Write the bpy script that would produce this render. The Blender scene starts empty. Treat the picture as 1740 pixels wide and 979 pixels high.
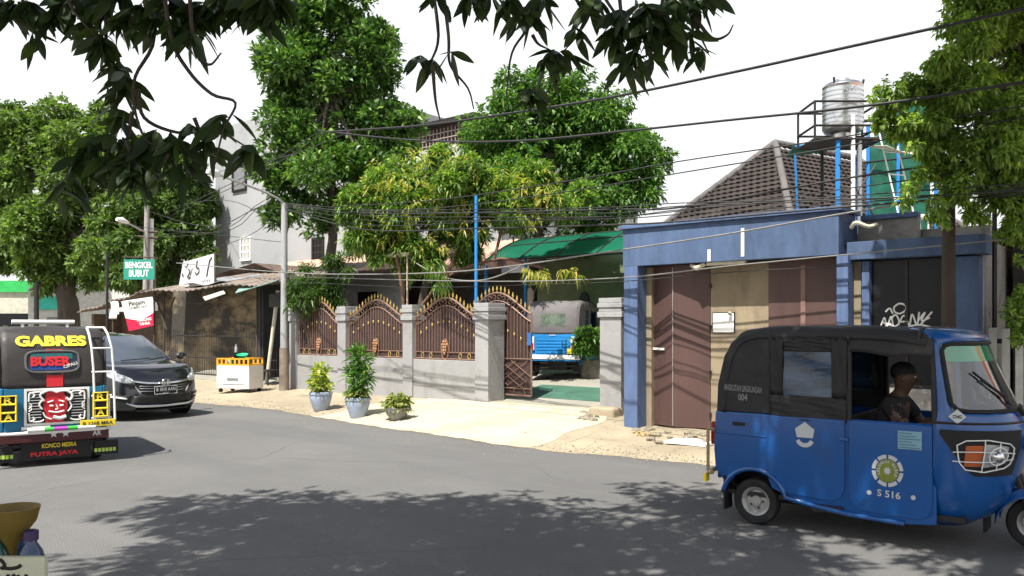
import bpy, bmesh, math, random
import numpy as np
from mathutils import Vector, Matrix
random.seed(7); rng = np.random.default_rng(7)
SC = bpy.context.scene; COL = SC.collection
R = math.radians; YAW = R(40); CA, SA = math.cos(YAW), math.sin(YAW); F = 1400.0; HZ = 557.0; CX = 870.0; EYE = 1.7

# ---------------------------------------------------------------- view geometry (world x = along the road, y = across it)
def C(X, Y, z=0.0): return Vector((CA*X - SA*Y, SA*X + CA*Y, z))
def P(px, py, t): return C((px-CX)/F*t, t, EYE + (HZ-py)/F*t)
def T(px, v): return v/((px-CX)/F*SA + CA)
def PV(px, py, v): return P(px, py, T(px, v))
def PZ(px, py, z=0.0): return P(px, py, (EYE-z)*F/(py-HZ))

# ---------------------------------------------------------------- materials
MATS = {}
def pm(name, col, rough=.65, metal=0., var=.18, scale=4., bump=.08, bscale=None, spec=.4, col2=None, thr=None, stretch=None, soft=.06, coat=0., alpha=None, trans=0.):
    if name in MATS: return MATS[name]
    m = bpy.data.materials.new(name); m.use_nodes = True; nt = m.node_tree; N = nt.nodes; L = nt.links
    b = N['Principled BSDF']; b.inputs['Roughness'].default_value = rough; b.inputs['Metallic'].default_value = metal
    b.inputs['Specular IOR Level'].default_value = spec; b.inputs['Coat Weight'].default_value = coat; b.inputs['Coat Roughness'].default_value = .08
    tc = N.new('ShaderNodeTexCoord'); mp = N.new('ShaderNodeMapping'); L.new(tc.outputs['Object'], mp.inputs[0])
    if stretch: mp.inputs['Scale'].default_value = stretch
    n = N.new('ShaderNodeTexNoise'); n.inputs['Scale'].default_value = scale; n.inputs['Detail'].default_value = 6; n.inputs['Roughness'].default_value = .62
    L.new(mp.outputs[0], n.inputs['Vector'])
    r = N.new('ShaderNodeValToRGB'); r.color_ramp.elements[0].position = .3; r.color_ramp.elements[1].position = .72
    r.color_ramp.elements[0].color = [c*(1-var) for c in col]+[1]; r.color_ramp.elements[1].color = [min(1, c*(1+var)) for c in col]+[1]
    L.new(n.outputs['Fac'], r.inputs[0]); out = r.outputs[0]
    if col2:
        n2 = N.new('ShaderNodeTexNoise'); n2.inputs['Scale'].default_value = scale*.7; n2.inputs['Detail'].default_value = 8; n2.inputs['Roughness'].default_value = .7
        mp2 = N.new('ShaderNodeMapping'); mp2.inputs['Location'].default_value = (3.1, 7.7, 1.3); L.new(mp.outputs[0], mp2.inputs[0]); L.new(mp2.outputs[0], n2.inputs['Vector'])
        r2 = N.new('ShaderNodeValToRGB'); r2.color_ramp.elements[0].position = thr-soft; r2.color_ramp.elements[1].position = thr+soft; L.new(n2.outputs['Fac'], r2.inputs[0])
        mx = N.new('ShaderNodeMixRGB'); L.new(r2.outputs[0], mx.inputs[0]); L.new(out, mx.inputs[1]); mx.inputs[2].default_value = list(col2)+[1]; out = mx.outputs[0]
    L.new(out, b.inputs['Base Color'])
    if bump:
        n3 = N.new('ShaderNodeTexNoise'); n3.inputs['Scale'].default_value = bscale or scale*8; n3.inputs['Detail'].default_value = 5; L.new(mp.outputs[0], n3.inputs['Vector'])
        bp = N.new('ShaderNodeBump'); bp.inputs['Strength'].default_value = bump*3; bp.inputs['Distance'].default_value = .02; L.new(n3.outputs['Fac'], bp.inputs['Height']); L.new(bp.outputs[0], b.inputs['Normal'])
    if trans: b.inputs['Transmission Weight'].default_value = trans
    if alpha is not None: b.inputs['Alpha'].default_value = alpha
    MATS[name] = m; return m
def leafm(name, c1, c2, c3, tr=.35, rough=.42, spec=.35):
    m = bpy.data.materials.new(name); m.use_nodes = True; nt = m.node_tree; N = nt.nodes; L = nt.links
    b = N['Principled BSDF']; b.inputs['Roughness'].default_value = rough; b.inputs['Specular IOR Level'].default_value = spec
    g = N.new('ShaderNodeNewGeometry'); r = N.new('ShaderNodeValToRGB'); e = r.color_ramp.elements
    e[0].color = list(c1)+[1]; e[1].color = list(c3)+[1]; e[1].position = 1.; k = e.new(.6); k.color = list(c2)+[1]
    L.new(g.outputs['Random Per Island'], r.inputs[0]); L.new(r.outputs[0], b.inputs['Base Color'])
    t = N.new('ShaderNodeBsdfTranslucent'); h = N.new('ShaderNodeMixRGB'); h.blend_type = 'MULTIPLY'; h.inputs[0].default_value = 1; h.inputs[2].default_value = (1.6, 1.9, .6, 1)
    L.new(r.outputs[0], h.inputs[1]); L.new(h.outputs[0], t.inputs[0])
    mx = N.new('ShaderNodeMixShader'); mx.inputs[0].default_value = tr; L.new(b.outputs[0], mx.inputs[1]); L.new(t.outputs[0], mx.inputs[2]); L.new(mx.outputs[0], N['Material Output'].inputs[0])
    return m
def glassm(name, tint, rough=.03, alpha=.35):
    """thin pane: mix of see-through tint and mirror gloss"""
    m = bpy.data.materials.new(name); m.use_nodes = True; nt = m.node_tree; N = nt.nodes; L = nt.links; N.remove(N['Principled BSDF'])
    t = N.new('ShaderNodeBsdfTransparent'); t.inputs[0].default_value = list(tint)+[1]; g = N.new('ShaderNodeBsdfGlossy'); g.inputs['Roughness'].default_value = rough
    d = N.new('ShaderNodeBsdfDiffuse'); d.inputs[0].default_value = [c*.4 for c in tint]+[1]
    f = N.new('ShaderNodeFresnel'); f.inputs[0].default_value = 1.6; ns = N.new('ShaderNodeTexNoise'); ns.inputs['Scale'].default_value = 3
    mul = N.new('ShaderNodeMath'); mul.operation = 'MULTIPLY_ADD'; mul.inputs[1].default_value = 1.3; mul.inputs[2].default_value = .06; L.new(f.outputs[0], mul.inputs[0])
    dm = N.new('ShaderNodeMixShader'); dm.inputs[0].default_value = alpha; L.new(t.outputs[0], dm.inputs[1]); L.new(d.outputs[0], dm.inputs[2])
    mx = N.new('ShaderNodeMixShader'); L.new(mul.outputs[0], mx.inputs[0]); L.new(dm.outputs[0], mx.inputs[1]); L.new(g.outputs[0], mx.inputs[2]); L.new(mx.outputs[0], N['Material Output'].inputs[0])
    return m
def cracks(m, scale, width, col, amt=.7, stretch=(1,1,1)):
    nt = m.node_tree; N = nt.nodes; L = nt.links; b = N['Principled BSDF']; src = b.inputs['Base Color'].links[0].from_socket
    tc = N.new('ShaderNodeTexCoord'); mp = N.new('ShaderNodeMapping'); mp.inputs['Scale'].default_value = stretch; L.new(tc.outputs['Object'], mp.inputs[0])
    n = N.new('ShaderNodeTexNoise'); n.inputs['Scale'].default_value = scale*2.5; n.inputs['Detail'].default_value = 6; L.new(mp.outputs[0], n.inputs['Vector'])
    mv = N.new('ShaderNodeMixRGB'); mv.blend_type = 'ADD'; mv.inputs[0].default_value = .35/scale; L.new(mp.outputs[0], mv.inputs[1]); L.new(n.outputs['Color'], mv.inputs[2])
    v = N.new('ShaderNodeTexVoronoi'); v.feature = 'DISTANCE_TO_EDGE'; v.inputs['Scale'].default_value = scale; L.new(mv.outputs[0], v.inputs['Vector'])
    r = N.new('ShaderNodeValToRGB'); r.color_ramp.elements[0].color = (1,1,1,1); r.color_ramp.elements[1].color = (0,0,0,1); r.color_ramp.elements[1].position = width; L.new(v.outputs['Distance'], r.inputs[0])
    g = N.new('ShaderNodeTexNoise'); g.inputs['Scale'].default_value = scale*.6; L.new(mp.outputs[0], g.inputs['Vector']); gr = N.new('ShaderNodeValToRGB'); gr.color_ramp.elements[0].position = .45; gr.color_ramp.elements[1].position = .6; L.new(g.outputs['Fac'], gr.inputs[0])
    mu = N.new('ShaderNodeMath'); mu.operation = 'MULTIPLY'; L.new(r.outputs[0], mu.inputs[0]); L.new(gr.outputs[0], mu.inputs[1]); m2 = N.new('ShaderNodeMath'); m2.operation = 'MULTIPLY'; m2.inputs[1].default_value = amt; L.new(mu.outputs[0], m2.inputs[0])
    mx = N.new('ShaderNodeMixRGB'); L.new(m2.outputs[0], mx.inputs[0]); L.new(src, mx.inputs[1]); mx.inputs[2].default_value = list(col)+[1]; L.new(mx.outputs[0], b.inputs['Base Color']); return m
def blotch(m, scale, col, lo, hi, stretch=(1,1,1), amt=.8, loc=(0,0,0)):
    nt = m.node_tree; N = nt.nodes; L = nt.links; b = N['Principled BSDF']; src = b.inputs['Base Color'].links[0].from_socket
    tc = N.new('ShaderNodeTexCoord'); mp = N.new('ShaderNodeMapping'); mp.inputs['Scale'].default_value = stretch; mp.inputs['Location'].default_value = loc; L.new(tc.outputs['Object'], mp.inputs[0])
    n = N.new('ShaderNodeTexNoise'); n.inputs['Scale'].default_value = scale; n.inputs['Detail'].default_value = 9; n.inputs['Roughness'].default_value = .68; L.new(mp.outputs[0], n.inputs['Vector'])
    r = N.new('ShaderNodeValToRGB'); r.color_ramp.elements[0].position = lo; r.color_ramp.elements[1].position = hi; r.color_ramp.elements[1].color = (amt,amt,amt,1); L.new(n.outputs['Fac'], r.inputs[0])
    mx = N.new('ShaderNodeMixRGB'); L.new(r.outputs[0], mx.inputs[0]); L.new(src, mx.inputs[1]); mx.inputs[2].default_value = list(col)+[1]; L.new(mx.outputs[0], b.inputs['Base Color']); return m
M_black = pm('black_rubber', (.015,.015,.016), .75, bump=.05)
M_white = pm('white_paint', (.78,.78,.76), .5, var=.06, bump=.02)
M_chrome = pm('chrome_metal', (.75,.75,.76), .18, 1., var=.05, bump=0)
M_steel = pm('galvanised_steel', (.42,.43,.44), .45, .6, var=.15, scale=9, bump=.02)
M_yellow = pm('yellow_paint', (.80,.62,.04), .5, var=.08, bump=.02)
M_red = pm('red_paint', (.55,.02,.03), .45, var=.1, bump=.02)
M_dark = pm('dark_metal', (.03,.028,.027), .55, .3, bump=.03)
M_cream = pm('cream_paint', (.55,.52,.42), .6)
M_bark = pm('tree_bark', (.075,.06,.048), .9, var=.35, scale=6, bump=.35, stretch=(1,1,.3))

# ---------------------------------------------------------------- mesh building
class MB:
    def __init__(s): s.v = []; s.f = []; s.M = Matrix.Identity(4)
    def add(s, vs, fs):
        o = len(s.v); s.v += [tuple(s.M @ Vector(p)) for p in vs]; s.f += [tuple(i+o for i in f) for f in fs]; return s
    def box(s, x0, x1, y0, y1, z0, z1):
        return s.add([(x0,y0,z0),(x1,y0,z0),(x1,y1,z0),(x0,y1,z0),(x0,y0,z1),(x1,y0,z1),(x1,y1,z1),(x0,y1,z1)],
                     [(3,2,1,0),(4,5,6,7),(0,1,5,4),(1,2,6,5),(2,3,7,6),(3,0,4,7)])
    def rbox(s, M, a, b, c):
        vs = [M @ Vector((x*a/2, y*b/2, z*c/2)) for z in (-1,1) for x, y in ((-1,-1),(1,-1),(1,1),(-1,1))]
        return s.add(vs, [(3,2,1,0),(4,5,6,7),(0,1,5,4),(1,2,6,5),(2,3,7,6),(3,0,4,7)])
    def tube(s, pts, r, n=8, caps=True):
        pts = [Vector(p) for p in pts]; k = len(pts); rr = r if isinstance(r, (list, tuple)) else [r]*k; vs = []; fs = []
        up = None
        for i, p in enumerate(pts):
            d = (pts[min(i+1,k-1)]-pts[max(i-1,0)]).normalized()
            if up is None: up = d.cross(Vector((0,0,1)) if abs(d.z) < .9 else Vector((1,0,0))).normalized()
            up = (up - d*up.dot(d)).normalized(); q = d.cross(up)
            for j in range(n):
                a = 2*math.pi*j/n; vs.append(p + (up*math.cos(a)+q*math.sin(a))*rr[i])
        for i in range(k-1):
            for j in range(n): fs.append((i*n+j, i*n+(j+1)%n, (i+1)*n+(j+1)%n, (i+1)*n+j))
        if caps: fs += [tuple(range(n-1,-1,-1)), tuple(range((k-1)*n, k*n))]
        return s.add(vs, fs)
    def lathe(s, prof, n=20, M=None, closed=False):
        M = M or Matrix.Identity(4); vs = [M @ Vector((r*math.cos(2*math.pi*j/n), r*math.sin(2*math.pi*j/n), z)) for r, z in prof for j in range(n)]
        k = len(prof); fs = [(i*n+j, i*n+(j+1)%n, ((i+1)%k)*n+(j+1)%n, ((i+1)%k)*n+j) for i in range(k if closed else k-1) for j in range(n)]
        if not closed: fs += [tuple(range(n-1,-1,-1)), tuple(range((k-1)*n, k*n))]
        return s.add(vs, fs)
    def prism(s, poly, fn, a, b):
        """poly of 2D points, fn(u, v, w) -> 3D, from w=a to w=b"""
        n = len(poly); vs = [fn(u,v,a) for u,v in poly]+[fn(u,v,b) for u,v in poly]
        fs = [tuple(range(n-1,-1,-1)), tuple(range(n,2*n))]+[(i,(i+1)%n,n+(i+1)%n,n+i) for i in range(n)]
        return s.add(vs, fs)
    def grid(s, fn, nu, nv, skip=None):
        vs = [fn(i/nu, j/nv) for i in range(nu+1) for j in range(nv+1)]
        fs = [(i*(nv+1)+j, (i+1)*(nv+1)+j, (i+1)*(nv+1)+j+1, i*(nv+1)+j+1) for i in range(nu) for j in range(nv) if not (skip and skip(i,j))]
        return s.add(vs, fs)
    def ball(s, c, rx, ry=None, rz=None, n=10, m=7, jit=0):
        ry = ry or rx; rz = rz or rx; c = Vector(c); vs = [c+Vector((0,0,-rz))]; fs = []
        for i in range(1, m):
            ph = -math.pi/2+math.pi*i/m
            for j in range(n):
                q = 1+random.uniform(-jit,jit); th = 2*math.pi*j/n; vs.append(c+Vector((rx*math.cos(ph)*math.cos(th)*q, ry*math.cos(ph)*math.sin(th)*q, rz*math.sin(ph)*q)))
        vs.append(c+Vector((0,0,rz))); t = len(vs)-1
        for j in range(n): fs.append((0, 1+(j+1)%n, 1+j)); fs.append((t, t-n+j, t-n+(j+1)%n))
        for i in range(m-2):
            for j in range(n): fs.append((1+i*n+j, 1+i*n+(j+1)%n, 1+(i+1)*n+(j+1)%n, 1+(i+1)*n+j))
        return s.add(vs, fs)
    def build(s, name, mat, parent=None, world=False, smooth=False, bevel=0, seg=2, solid=0, label=None):
        me = bpy.data.meshes.new(name); vs = s.v
        if world and parent:
            iv = parent_matrix(parent).inverted(); vs = [tuple(iv @ Vector(p)) for p in vs]
        me.from_pydata(vs, [], s.f); me.update()
        bm = bmesh.new(); bm.from_mesh(me); bmesh.ops.remove_doubles(bm, verts=bm.verts, dist=1e-5); bmesh.ops.recalc_face_normals(bm, faces=bm.faces); bm.to_mesh(me); bm.free()
        if smooth: me.polygons.foreach_set('use_smooth', [True]*len(me.polygons))
        o = bpy.data.objects.new(name, me); COL.objects.link(o); me.materials.append(mat)
        if parent: o.parent = parent
        if solid: q = o.modifiers.new('s', 'SOLIDIFY'); q.thickness = solid; q.offset = 0
        if bevel:
            q = o.modifiers.new('b', 'BEVEL'); q.width = bevel; q.segments = seg; q.limit_method = 'ANGLE'; q.angle_limit = R(40); q.harden_normals = False
            me.polygons.foreach_set('use_smooth', [True]*len(me.polygons)); w = o.modifiers.new('w', 'WEIGHTED_NORMAL'); w.keep_sharp = True
        elif smooth:
            me.set_sharp_from_angle(angle=R(48))
        if label: o['label'] = label
        return o
def parent_matrix(o):
    m = Matrix.Identity(4); ch = []
    while o: ch.append(o.matrix_basis.copy()); o = o.parent
    for q in reversed(ch): m = m @ q
    return m
def tag(o, label, cat, group=None, kind=None):
    o['label'] = label; o['category'] = cat
    if group: o['group'] = group
    if kind: o['kind'] = kind
    return o
def struct(o, label, cat, kind='structure'): return tag(o, label, cat, None, kind)
def thing(name, label, cat, loc=(0,0,0), rz=0., group=None):
    o = bpy.data.objects.new(name, None); COL.objects.link(o); o.empty_display_size = .1
    o.location = loc; o.rotation_euler = (0,0,rz); return tag(o, label, cat, group)
def text(s, W, H, mat, org, xa, ya, name='lettering', parent=None, world=False, bold=.02, off=.004, shear=0., align='C'):
    """lettering fitted in a W x H box centred on org, lying in the plane of xa, ya"""
    cu = bpy.data.curves.new('t', 'FONT'); cu.body = s; cu.offset = bold; cu.align_x = 'CENTER' if align == 'C' else 'LEFT'; cu.space_line = .95; cu.resolution_u = 3
    ob = bpy.data.objects.new('t', cu); COL.objects.link(ob); dg = bpy.context.evaluated_depsgraph_get(); me = bpy.data.meshes.new_from_object(ob.evaluated_get(dg))
    vs = np.array([v.co[:] for v in me.vertices]) if len(me.vertices) else np.zeros((1,3)); lo = vs.min(0); hi = vs.max(0); fs = [tuple(p.vertices) for p in me.polygons]
    bpy.data.objects.remove(ob); bpy.data.curves.remove(cu); bpy.data.meshes.remove(me)
    org = Vector(org); xa = Vector(xa).normalized(); ya = Vector(ya).normalized(); n = xa.cross(ya)
    mb = MB(); pts = []
    for v in vs:
        u = ((v[0]-lo[0])/max(hi[0]-lo[0],1e-6)-.5)*W; w = ((v[1]-lo[1])/max(hi[1]-lo[1],1e-6)-.5)*H; pts.append(org + xa*(u+shear*w) + ya*w + n*off)
    mb.add(pts, fs); o = mb.build(name, mat, parent, world); return o
def cat(pts, n=6):
    """Catmull-Rom through points"""
    pts = [Vector(p) for p in pts]; q = [pts[0]*2-pts[1]]+pts+[pts[-1]*2-pts[-2]]; out = []
    for i in range(1, len(q)-2):
        for k in range(n):
            t = k/n; a,b,c,d = q[i-1],q[i],q[i+1],q[i+2]
            out.append(.5*((2*b)+(-a+c)*t+(2*a-5*b+4*c-d)*t*t+(-a+3*b-3*c+d)*t**3))
    return out+[pts[-1]]

# ---------------------------------------------------------------- foliage
def rand_unit(n):
    a = rng.normal(size=(n,3)); return a/np.linalg.norm(a, axis=1)[:,None]
def leaves(name, base, dirs, L, W, mat, parent, seg=1, droop=.3, up=.55, label=None):
    """each leaf a folded blade from base along dirs"""
    n = len(base); L = L*rng.uniform(.65, 1.25, n)[:,None]; W = W*rng.uniform(.75, 1.2, n)[:,None]
    d = dirs/np.linalg.norm(dirs, axis=1)[:,None]; nn = rand_unit(n)*(1-up)+np.array([0,0,1.])*up
    side = np.cross(d, nn); side /= np.linalg.norm(side, axis=1)[:,None]+1e-9; nrm = np.cross(side, d)
    if seg == 1:
        st = [(0,0),(.45,1),(1,0)]
    else:
        st = [(0,.04),(.12,.45),(.3,.85),(.5,1),(.7,.8),(.88,.4),(1,.02)]
    vs = []
    for t, w in st:
        c = base + d*L*t + np.array([0,0,-1.])*L*droop*t*t
        if w == 0: vs.append(c)
        else: vs += [c+side*W*w*.5+nrm*W*.12*w, c, c-side*W*w*.5+nrm*W*.12*w]
    k = len(vs); V = np.stack(vs, 1).reshape(-1,3)
    if seg == 1: tr = [(0,1,2),(0,2,3),(1,4,2),(2,4,3)]; q = 3
    else:
        tr = []
        for i in range(len(st)-1):
            a = i*3; tr += [(a,a+1,a+4,a+3),(a+1,a+2,a+5,a+4)]
        q = 4
    Fi = (np.array(tr)[None]+ (np.arange(n)*k)[:,None,None]).reshape(-1,q)
    me = bpy.data.meshes.new(name); me.vertices.add(len(V)); me.vertices.foreach_set('co', V.ravel().astype(np.float32))
    me.loops.add(Fi.size); me.loops.foreach_set('vertex_index', Fi.ravel().astype(np.int32)); me.polygons.add(len(Fi))
    me.polygons.foreach_set('loop_start', (np.arange(len(Fi))*q).astype(np.int32)); me.polygons.foreach_set('loop_total', np.full(len(Fi), q, np.int32)); me.update(calc_edges=True)
    if seg > 1: me.polygons.foreach_set('use_smooth', [True]*len(Fi))
    me.materials.append(mat); o = bpy.data.objects.new(name, me); COL.objects.link(o); o.parent = parent
    if parent: o.matrix_parent_inverse = parent_matrix(parent).inverted()
    if label: o['label'] = label
    return o
def clump_leaves(clumps, n, per, L, spread=.25, shell=.55, updir=.35, lump=True):
    """clumps [(centre, rx, ry, rz)]; returns leaf bases and directions in rosettes"""
    if lump:   # break each clump into lesser lumps for an uneven outline
        cs = []
        for c, a, b, h in clumps:
            for _ in range(7):
                u = rand_unit(1)[0]*rng.uniform(.45, .95); cs.append((np.array(c)+u*np.array([a,b,h]), a*.42, b*.42, h*.36))
            cs.append((np.array(c), a*.6, b*.6, h*.6))
    else: cs = [(np.array(c),a,b,h) for c,a,b,h in clumps]
    w = np.array([(a*b*h)**(2/3) for c,a,b,h in cs]); w /= w.sum(); cnt = rng.multinomial(n, w)
    B = []; D = []
    for (c,a,b,h), m in zip(cs, cnt):
        u = rand_unit(m); r = shell+(1-shell)*rng.random(m)**.6; r[rng.random(m) < .18] *= .6
        p = c + u*r[:,None]*np.array([a,b,h])*(1+rng.normal(0,.10,m))[:,None]
        for _ in range(per):
            dd = u*.7 + rand_unit(m)*.85 + np.array([0,0,updir]); B.append(p+rand_unit(m)*L*spread); D.append(dd)
    return np.concatenate(B), np.concatenate(D)
def trunk_mb(mb, path, r0, r1, n=9):
    pts = cat(path, 4); k = len(pts); mb.tube(pts, [r0+(r1-r0)*i/(k-1) for i in range(k)], n)
def tree(name, label, base, path, r0, clumps, nclus, per, L, W, mat, rad=None, droop=.3, updir=.35, cat_='tree', group=None, limbs=8, bark=None, shell=.55, up=.55):
    """clumps in pixels (px,py,rpx) at depth t"""
    t = thing(name, label, cat_, base, 0, group); mb = MB(); trunk_mb(mb, path, r0, r0*.55)
    cl = []
    for c in clumps:
        px, py, rp, tt = c; p = P(px, py, tt); r = rp*tt/F; cl.append((p, r*1.05, r*1.05, r*.95))
    top = Vector(path[-1])
    for i, (p, a, b, h) in enumerate(cl):
        if i % max(1, len(cl)//limbs) == 0:
            j = Vector(path[-2]).lerp(top, random.random()); mid = j.lerp(p, .5)+Vector((random.uniform(-.2,.2), random.uniform(-.2,.2), -.15)); mb.tube(cat([j, mid, p], 3), [r0*.42, r0*.36, r0*.3, r0*.25, r0*.2, r0*.14, r0*.08], 6)
    mb.build('trunk', bark or M_bark, t, world=True, smooth=True)
    B, D = clump_leaves(cl, nclus, per, L, updir=updir, shell=shell)
    leaves('crown', B, D, L, W, mat, t, droop=droop, up=up); return t
def S(px, v): return PV(px, HZ, v).x
def Z(px, py, v): return PV(px, py, v).z
# ---------------------------------------------------------------- world, sun, camera
w = bpy.data.worlds.new('World'); SC.world = w; w.use_nodes = True; nt = w.node_tree; bg = nt.nodes['Background']; sky = nt.nodes.new('ShaderNodeTexSky')
sky.sky_type = 'NISHITA'; sky.sun_disc = False; EL = R(60); hd = C(.50, .866).normalized()      # travel direction of the light, on the ground
sky.sun_elevation = EL; sky.sun_rotation = math.atan2(-hd.x, -hd.y); sky.air_density = 1.6; sky.dust_density = 7.; sky.ozone_density = 1
hs = nt.nodes.new('ShaderNodeHueSaturation'); hs.inputs['Saturation'].default_value = .35; hs.inputs['Value'].default_value = 1.0
ns = nt.nodes.new('ShaderNodeTexNoise'); ns.inputs['Scale'].default_value = 2.2; ns.inputs['Detail'].default_value = 5
cr = nt.nodes.new('ShaderNodeValToRGB'); cr.color_ramp.elements[0].position = .2; cr.color_ramp.elements[0].color = (9.6,9.8,10.2,1); cr.color_ramp.elements[1].color = (11.5,11.5,11.5,1)
mxw = nt.nodes.new('ShaderNodeMixRGB'); mxw.inputs[0].default_value = .62
nt.links.new(sky.outputs[0], hs.inputs['Color']); nt.links.new(ns.outputs[0], cr.inputs[0]); nt.links.new(hs.outputs[0], mxw.inputs[1]); nt.links.new(cr.outputs[0], mxw.inputs[2])
tcw = nt.nodes.new('ShaderNodeTexCoord'); sx_ = nt.nodes.new('ShaderNodeSeparateXYZ'); nt.links.new(tcw.outputs['Generated'], sx_.inputs[0])
gr_ = nt.nodes.new('ShaderNodeValToRGB'); ge = gr_.color_ramp.elements; ge[0].color = (1,1,1,1); ge[0].position = .40; ge[1].position = .78; ge[1].color = (.24,.28,.37,1); nt.links.new(sx_.outputs['Z'], gr_.inputs[0])   # bright haze low down, deeper sky overhead
mg_ = nt.nodes.new('ShaderNodeMixRGB'); mg_.blend_type = 'MULTIPLY'; mg_.inputs[0].default_value = 1; nt.links.new(mxw.outputs[0], mg_.inputs[1]); nt.links.new(gr_.outputs[0], mg_.inputs[2])
nt.links.new(mg_.outputs[0], bg.inputs[0]); bg.inputs[1].default_value = .085
sl = bpy.data.lights.new('sun', 'SUN'); sl.energy = 4.9; sl.angle = R(.53); sl.color = (1., .95, .86); so = bpy.data.objects.new('sun', sl); COL.objects.link(so)
so.rotation_euler = Vector((-hd.x*math.cos(EL), -hd.y*math.cos(EL), math.sin(EL))).to_track_quat('Z', 'Y').to_euler(); so.location = (0,0,30)
SC.view_settings.view_transform = 'Standard'; SC.view_settings.look = 'None'; SC.view_settings.exposure = .85; SC.view_settings.gamma = 1
cam = bpy.data.cameras.new('camera'); co = bpy.data.objects.new('camera', cam); COL.objects.link(co); SC.camera = co
co.location = (0,0,EYE); co.rotation_euler = (R(90),0,YAW); cam.sensor_width = 36; cam.lens = F/1740*36; cam.shift_y = (HZ-489.5)/1740; cam.clip_end = 3000; cam.clip_start = .05
SC.cycles.max_bounces = 7; SC.cycles.transparent_max_bounces = 12; SC.cycles.use_adaptive_sampling = True; SC.cycles.adaptive_threshold = .03
SC.cycles.use_denoising = True

# ---------------------------------------------------------------- ground
M_ground = pm('dry_earth', (.26,.23,.18), .95, var=.25, scale=1.2, bump=.3)
M_asph = pm('asphalt', (.150,.149,.147), .88, var=.13, scale=.45, bump=.25, bscale=70, col2=(.175,.17,.16), thr=.6, spec=.25)
M_conc = pm('pale_concrete', (.36,.305,.215), .9, var=.25, scale=1.6, bump=.25, bscale=14, col2=(.33,.28,.20), thr=.60)
M_conc2 = pm('apron_concrete', (.50,.445,.33), .88, var=.09, scale=1.1, bump=.22, bscale=10, col2=(.42,.37,.27), thr=.64)
M_yard = pm('yard_concrete', (.27,.26,.22), .85, var=.15, scale=1.5, bump=.1)
M_green_shade = pm('green_shade_tint', (.05,.13,.09), .7, var=.3, scale=3, bump=.1)  # green-tinted shade put into a floor colour
cracks(M_conc, .9, .012, (.12,.10,.075), .85); blotch(M_conc, .8, (.19,.155,.11), .47, .68, amt=.75); blotch(M_conc, 5, (.20,.165,.12), .60, .70, amt=.6, loc=(5,2,0))
cracks(M_conc2, .35, .004, (.2,.17,.13), .8); blotch(M_conc2, .7, (.30,.25,.175), .50, .74, amt=.75)
cracks(M_asph, .22, .0035, (.05,.05,.05), .6); blotch(M_asph, .5, (.122,.122,.124), .45, .62, stretch=(.12,1,1), amt=.75); blotch(M_asph, 2.2, (.17,.16,.145), .62, .74, stretch=(.3,1,1), amt=.5, loc=(3,1,0)); blotch(M_asph, 9, (.06,.058,.056), .66, .70, amt=.5)
g = MB(); g.grid(lambda u,v: Vector((-700+1400*u, -300+1200*v, -.03)), 20, 20); struct(g.build('ground', M_ground), 'dry earth ground around the street', 'ground')
EDG = [(-90,9.5),(-21,9.6),(-17.6,9.7),(-14.5,9.95),(-12.35,9.5),(-9.9,9.28),(-8.2,9.1),(-6.8,9.06),(-5.5,9.28),(-4.5,9.4),(40,9.4)]
def edge(x):
    for (a,b),(c,d) in zip(EDG, EDG[1:]):
        if a <= x <= c: y = b+(d-b)*(x-a)/(c-a); break
    else: y = 9.4
    return y + .035*math.sin(x*1.9)+.025*math.sin(x*5.1+1)+.018*math.sin(x*13.7)+.012*math.sin(x*31)
g = MB(); g.grid(lambda u,v: Vector((-90+130*u, -3.5+(edge(-90+130*u)+3.5)*v, .0)), 400, 4)
struct(g.build('road', M_asph), 'grey asphalt road with a ragged far edge', 'road')
g = MB(); g.grid(lambda u,v: Vector((-90+130*u, -14+10.6*v, .004)), 60, 2); struct(g.build('near_pavement', M_conc), 'near pavement behind the viewer', 'pavement')
def gz(x, y):     # height of the far side pavement
    t = max(0, min(1, (y-edge(x))/3.1)); h = .20*t**.8
    if x > -7.2: h = .12*t**.7
    n = math.sin(x*3.1+y*2.3)*.008+math.sin(x*7.3-y*5.1)*.006
    ap = (x > -13.2 and x < -8.0)
    return max(.004, h*min(1,t*6+.2) + (0 if ap else n*min(1,t*4)) + (.03*math.sin(min(1,t*1.5)*math.pi) if ap else 0))
def pave(u, v):
    x = -60+75*u; y0 = edge(x)-.03; y = y0+(12.6-y0)*v; return Vector((x, y, gz(x,y)))
g = MB(); g.grid(pave, 700, 24); struct(g.build('pavement', M_conc, smooth=True), 'pale dusty concrete pavement before the fence', 'pavement')
def apron(u, v):   # bright driveway apron, laid on the pavement
    x0, x1 = -13.0+.2*v+.15*math.sin(v*9), -7.35-.75*v+.08*math.sin(v*13)+.25*math.sin(v*3); x = x0+(x1-x0)*u; y0 = edge(x)-.02; y = y0+(12.62-y0)*v
    return Vector((x, y, gz(x,y)+.004+.02*min(1,6*min(u,1-u))*min(1,v*5)))
g = MB(); g.grid(apron, 60, 30); struct(g.build('driveway_apron', M_conc2, smooth=True), 'sunlit concrete ramp from the road up to the gateway', 'driveway')
def yardz(y): return .19 + .40*max(0,min(1,(y-12.6)/2.4))
g = MB(); g.grid(lambda u,v: Vector((-24+17*u, 12.6+14*v, yardz(12.6+14*v))), 20, 30); struct(g.build('yard_floor', M_yard, smooth=True), 'raised concrete yard behind the fence', 'yard')
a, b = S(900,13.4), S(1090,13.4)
g = MB(); g.grid(lambda u,v: Vector((a-.3+(b-a)*u, 13.15+1.05*v, yardz(13.15+1.05*v)+.006)), 8, 8); struct(g.build('painted_shade_strip', M_green_shade), 'green tinted shade painted as a strip on the yard floor', 'painted shade')  # strip laid on the floor in place of green-tinted shade

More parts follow.
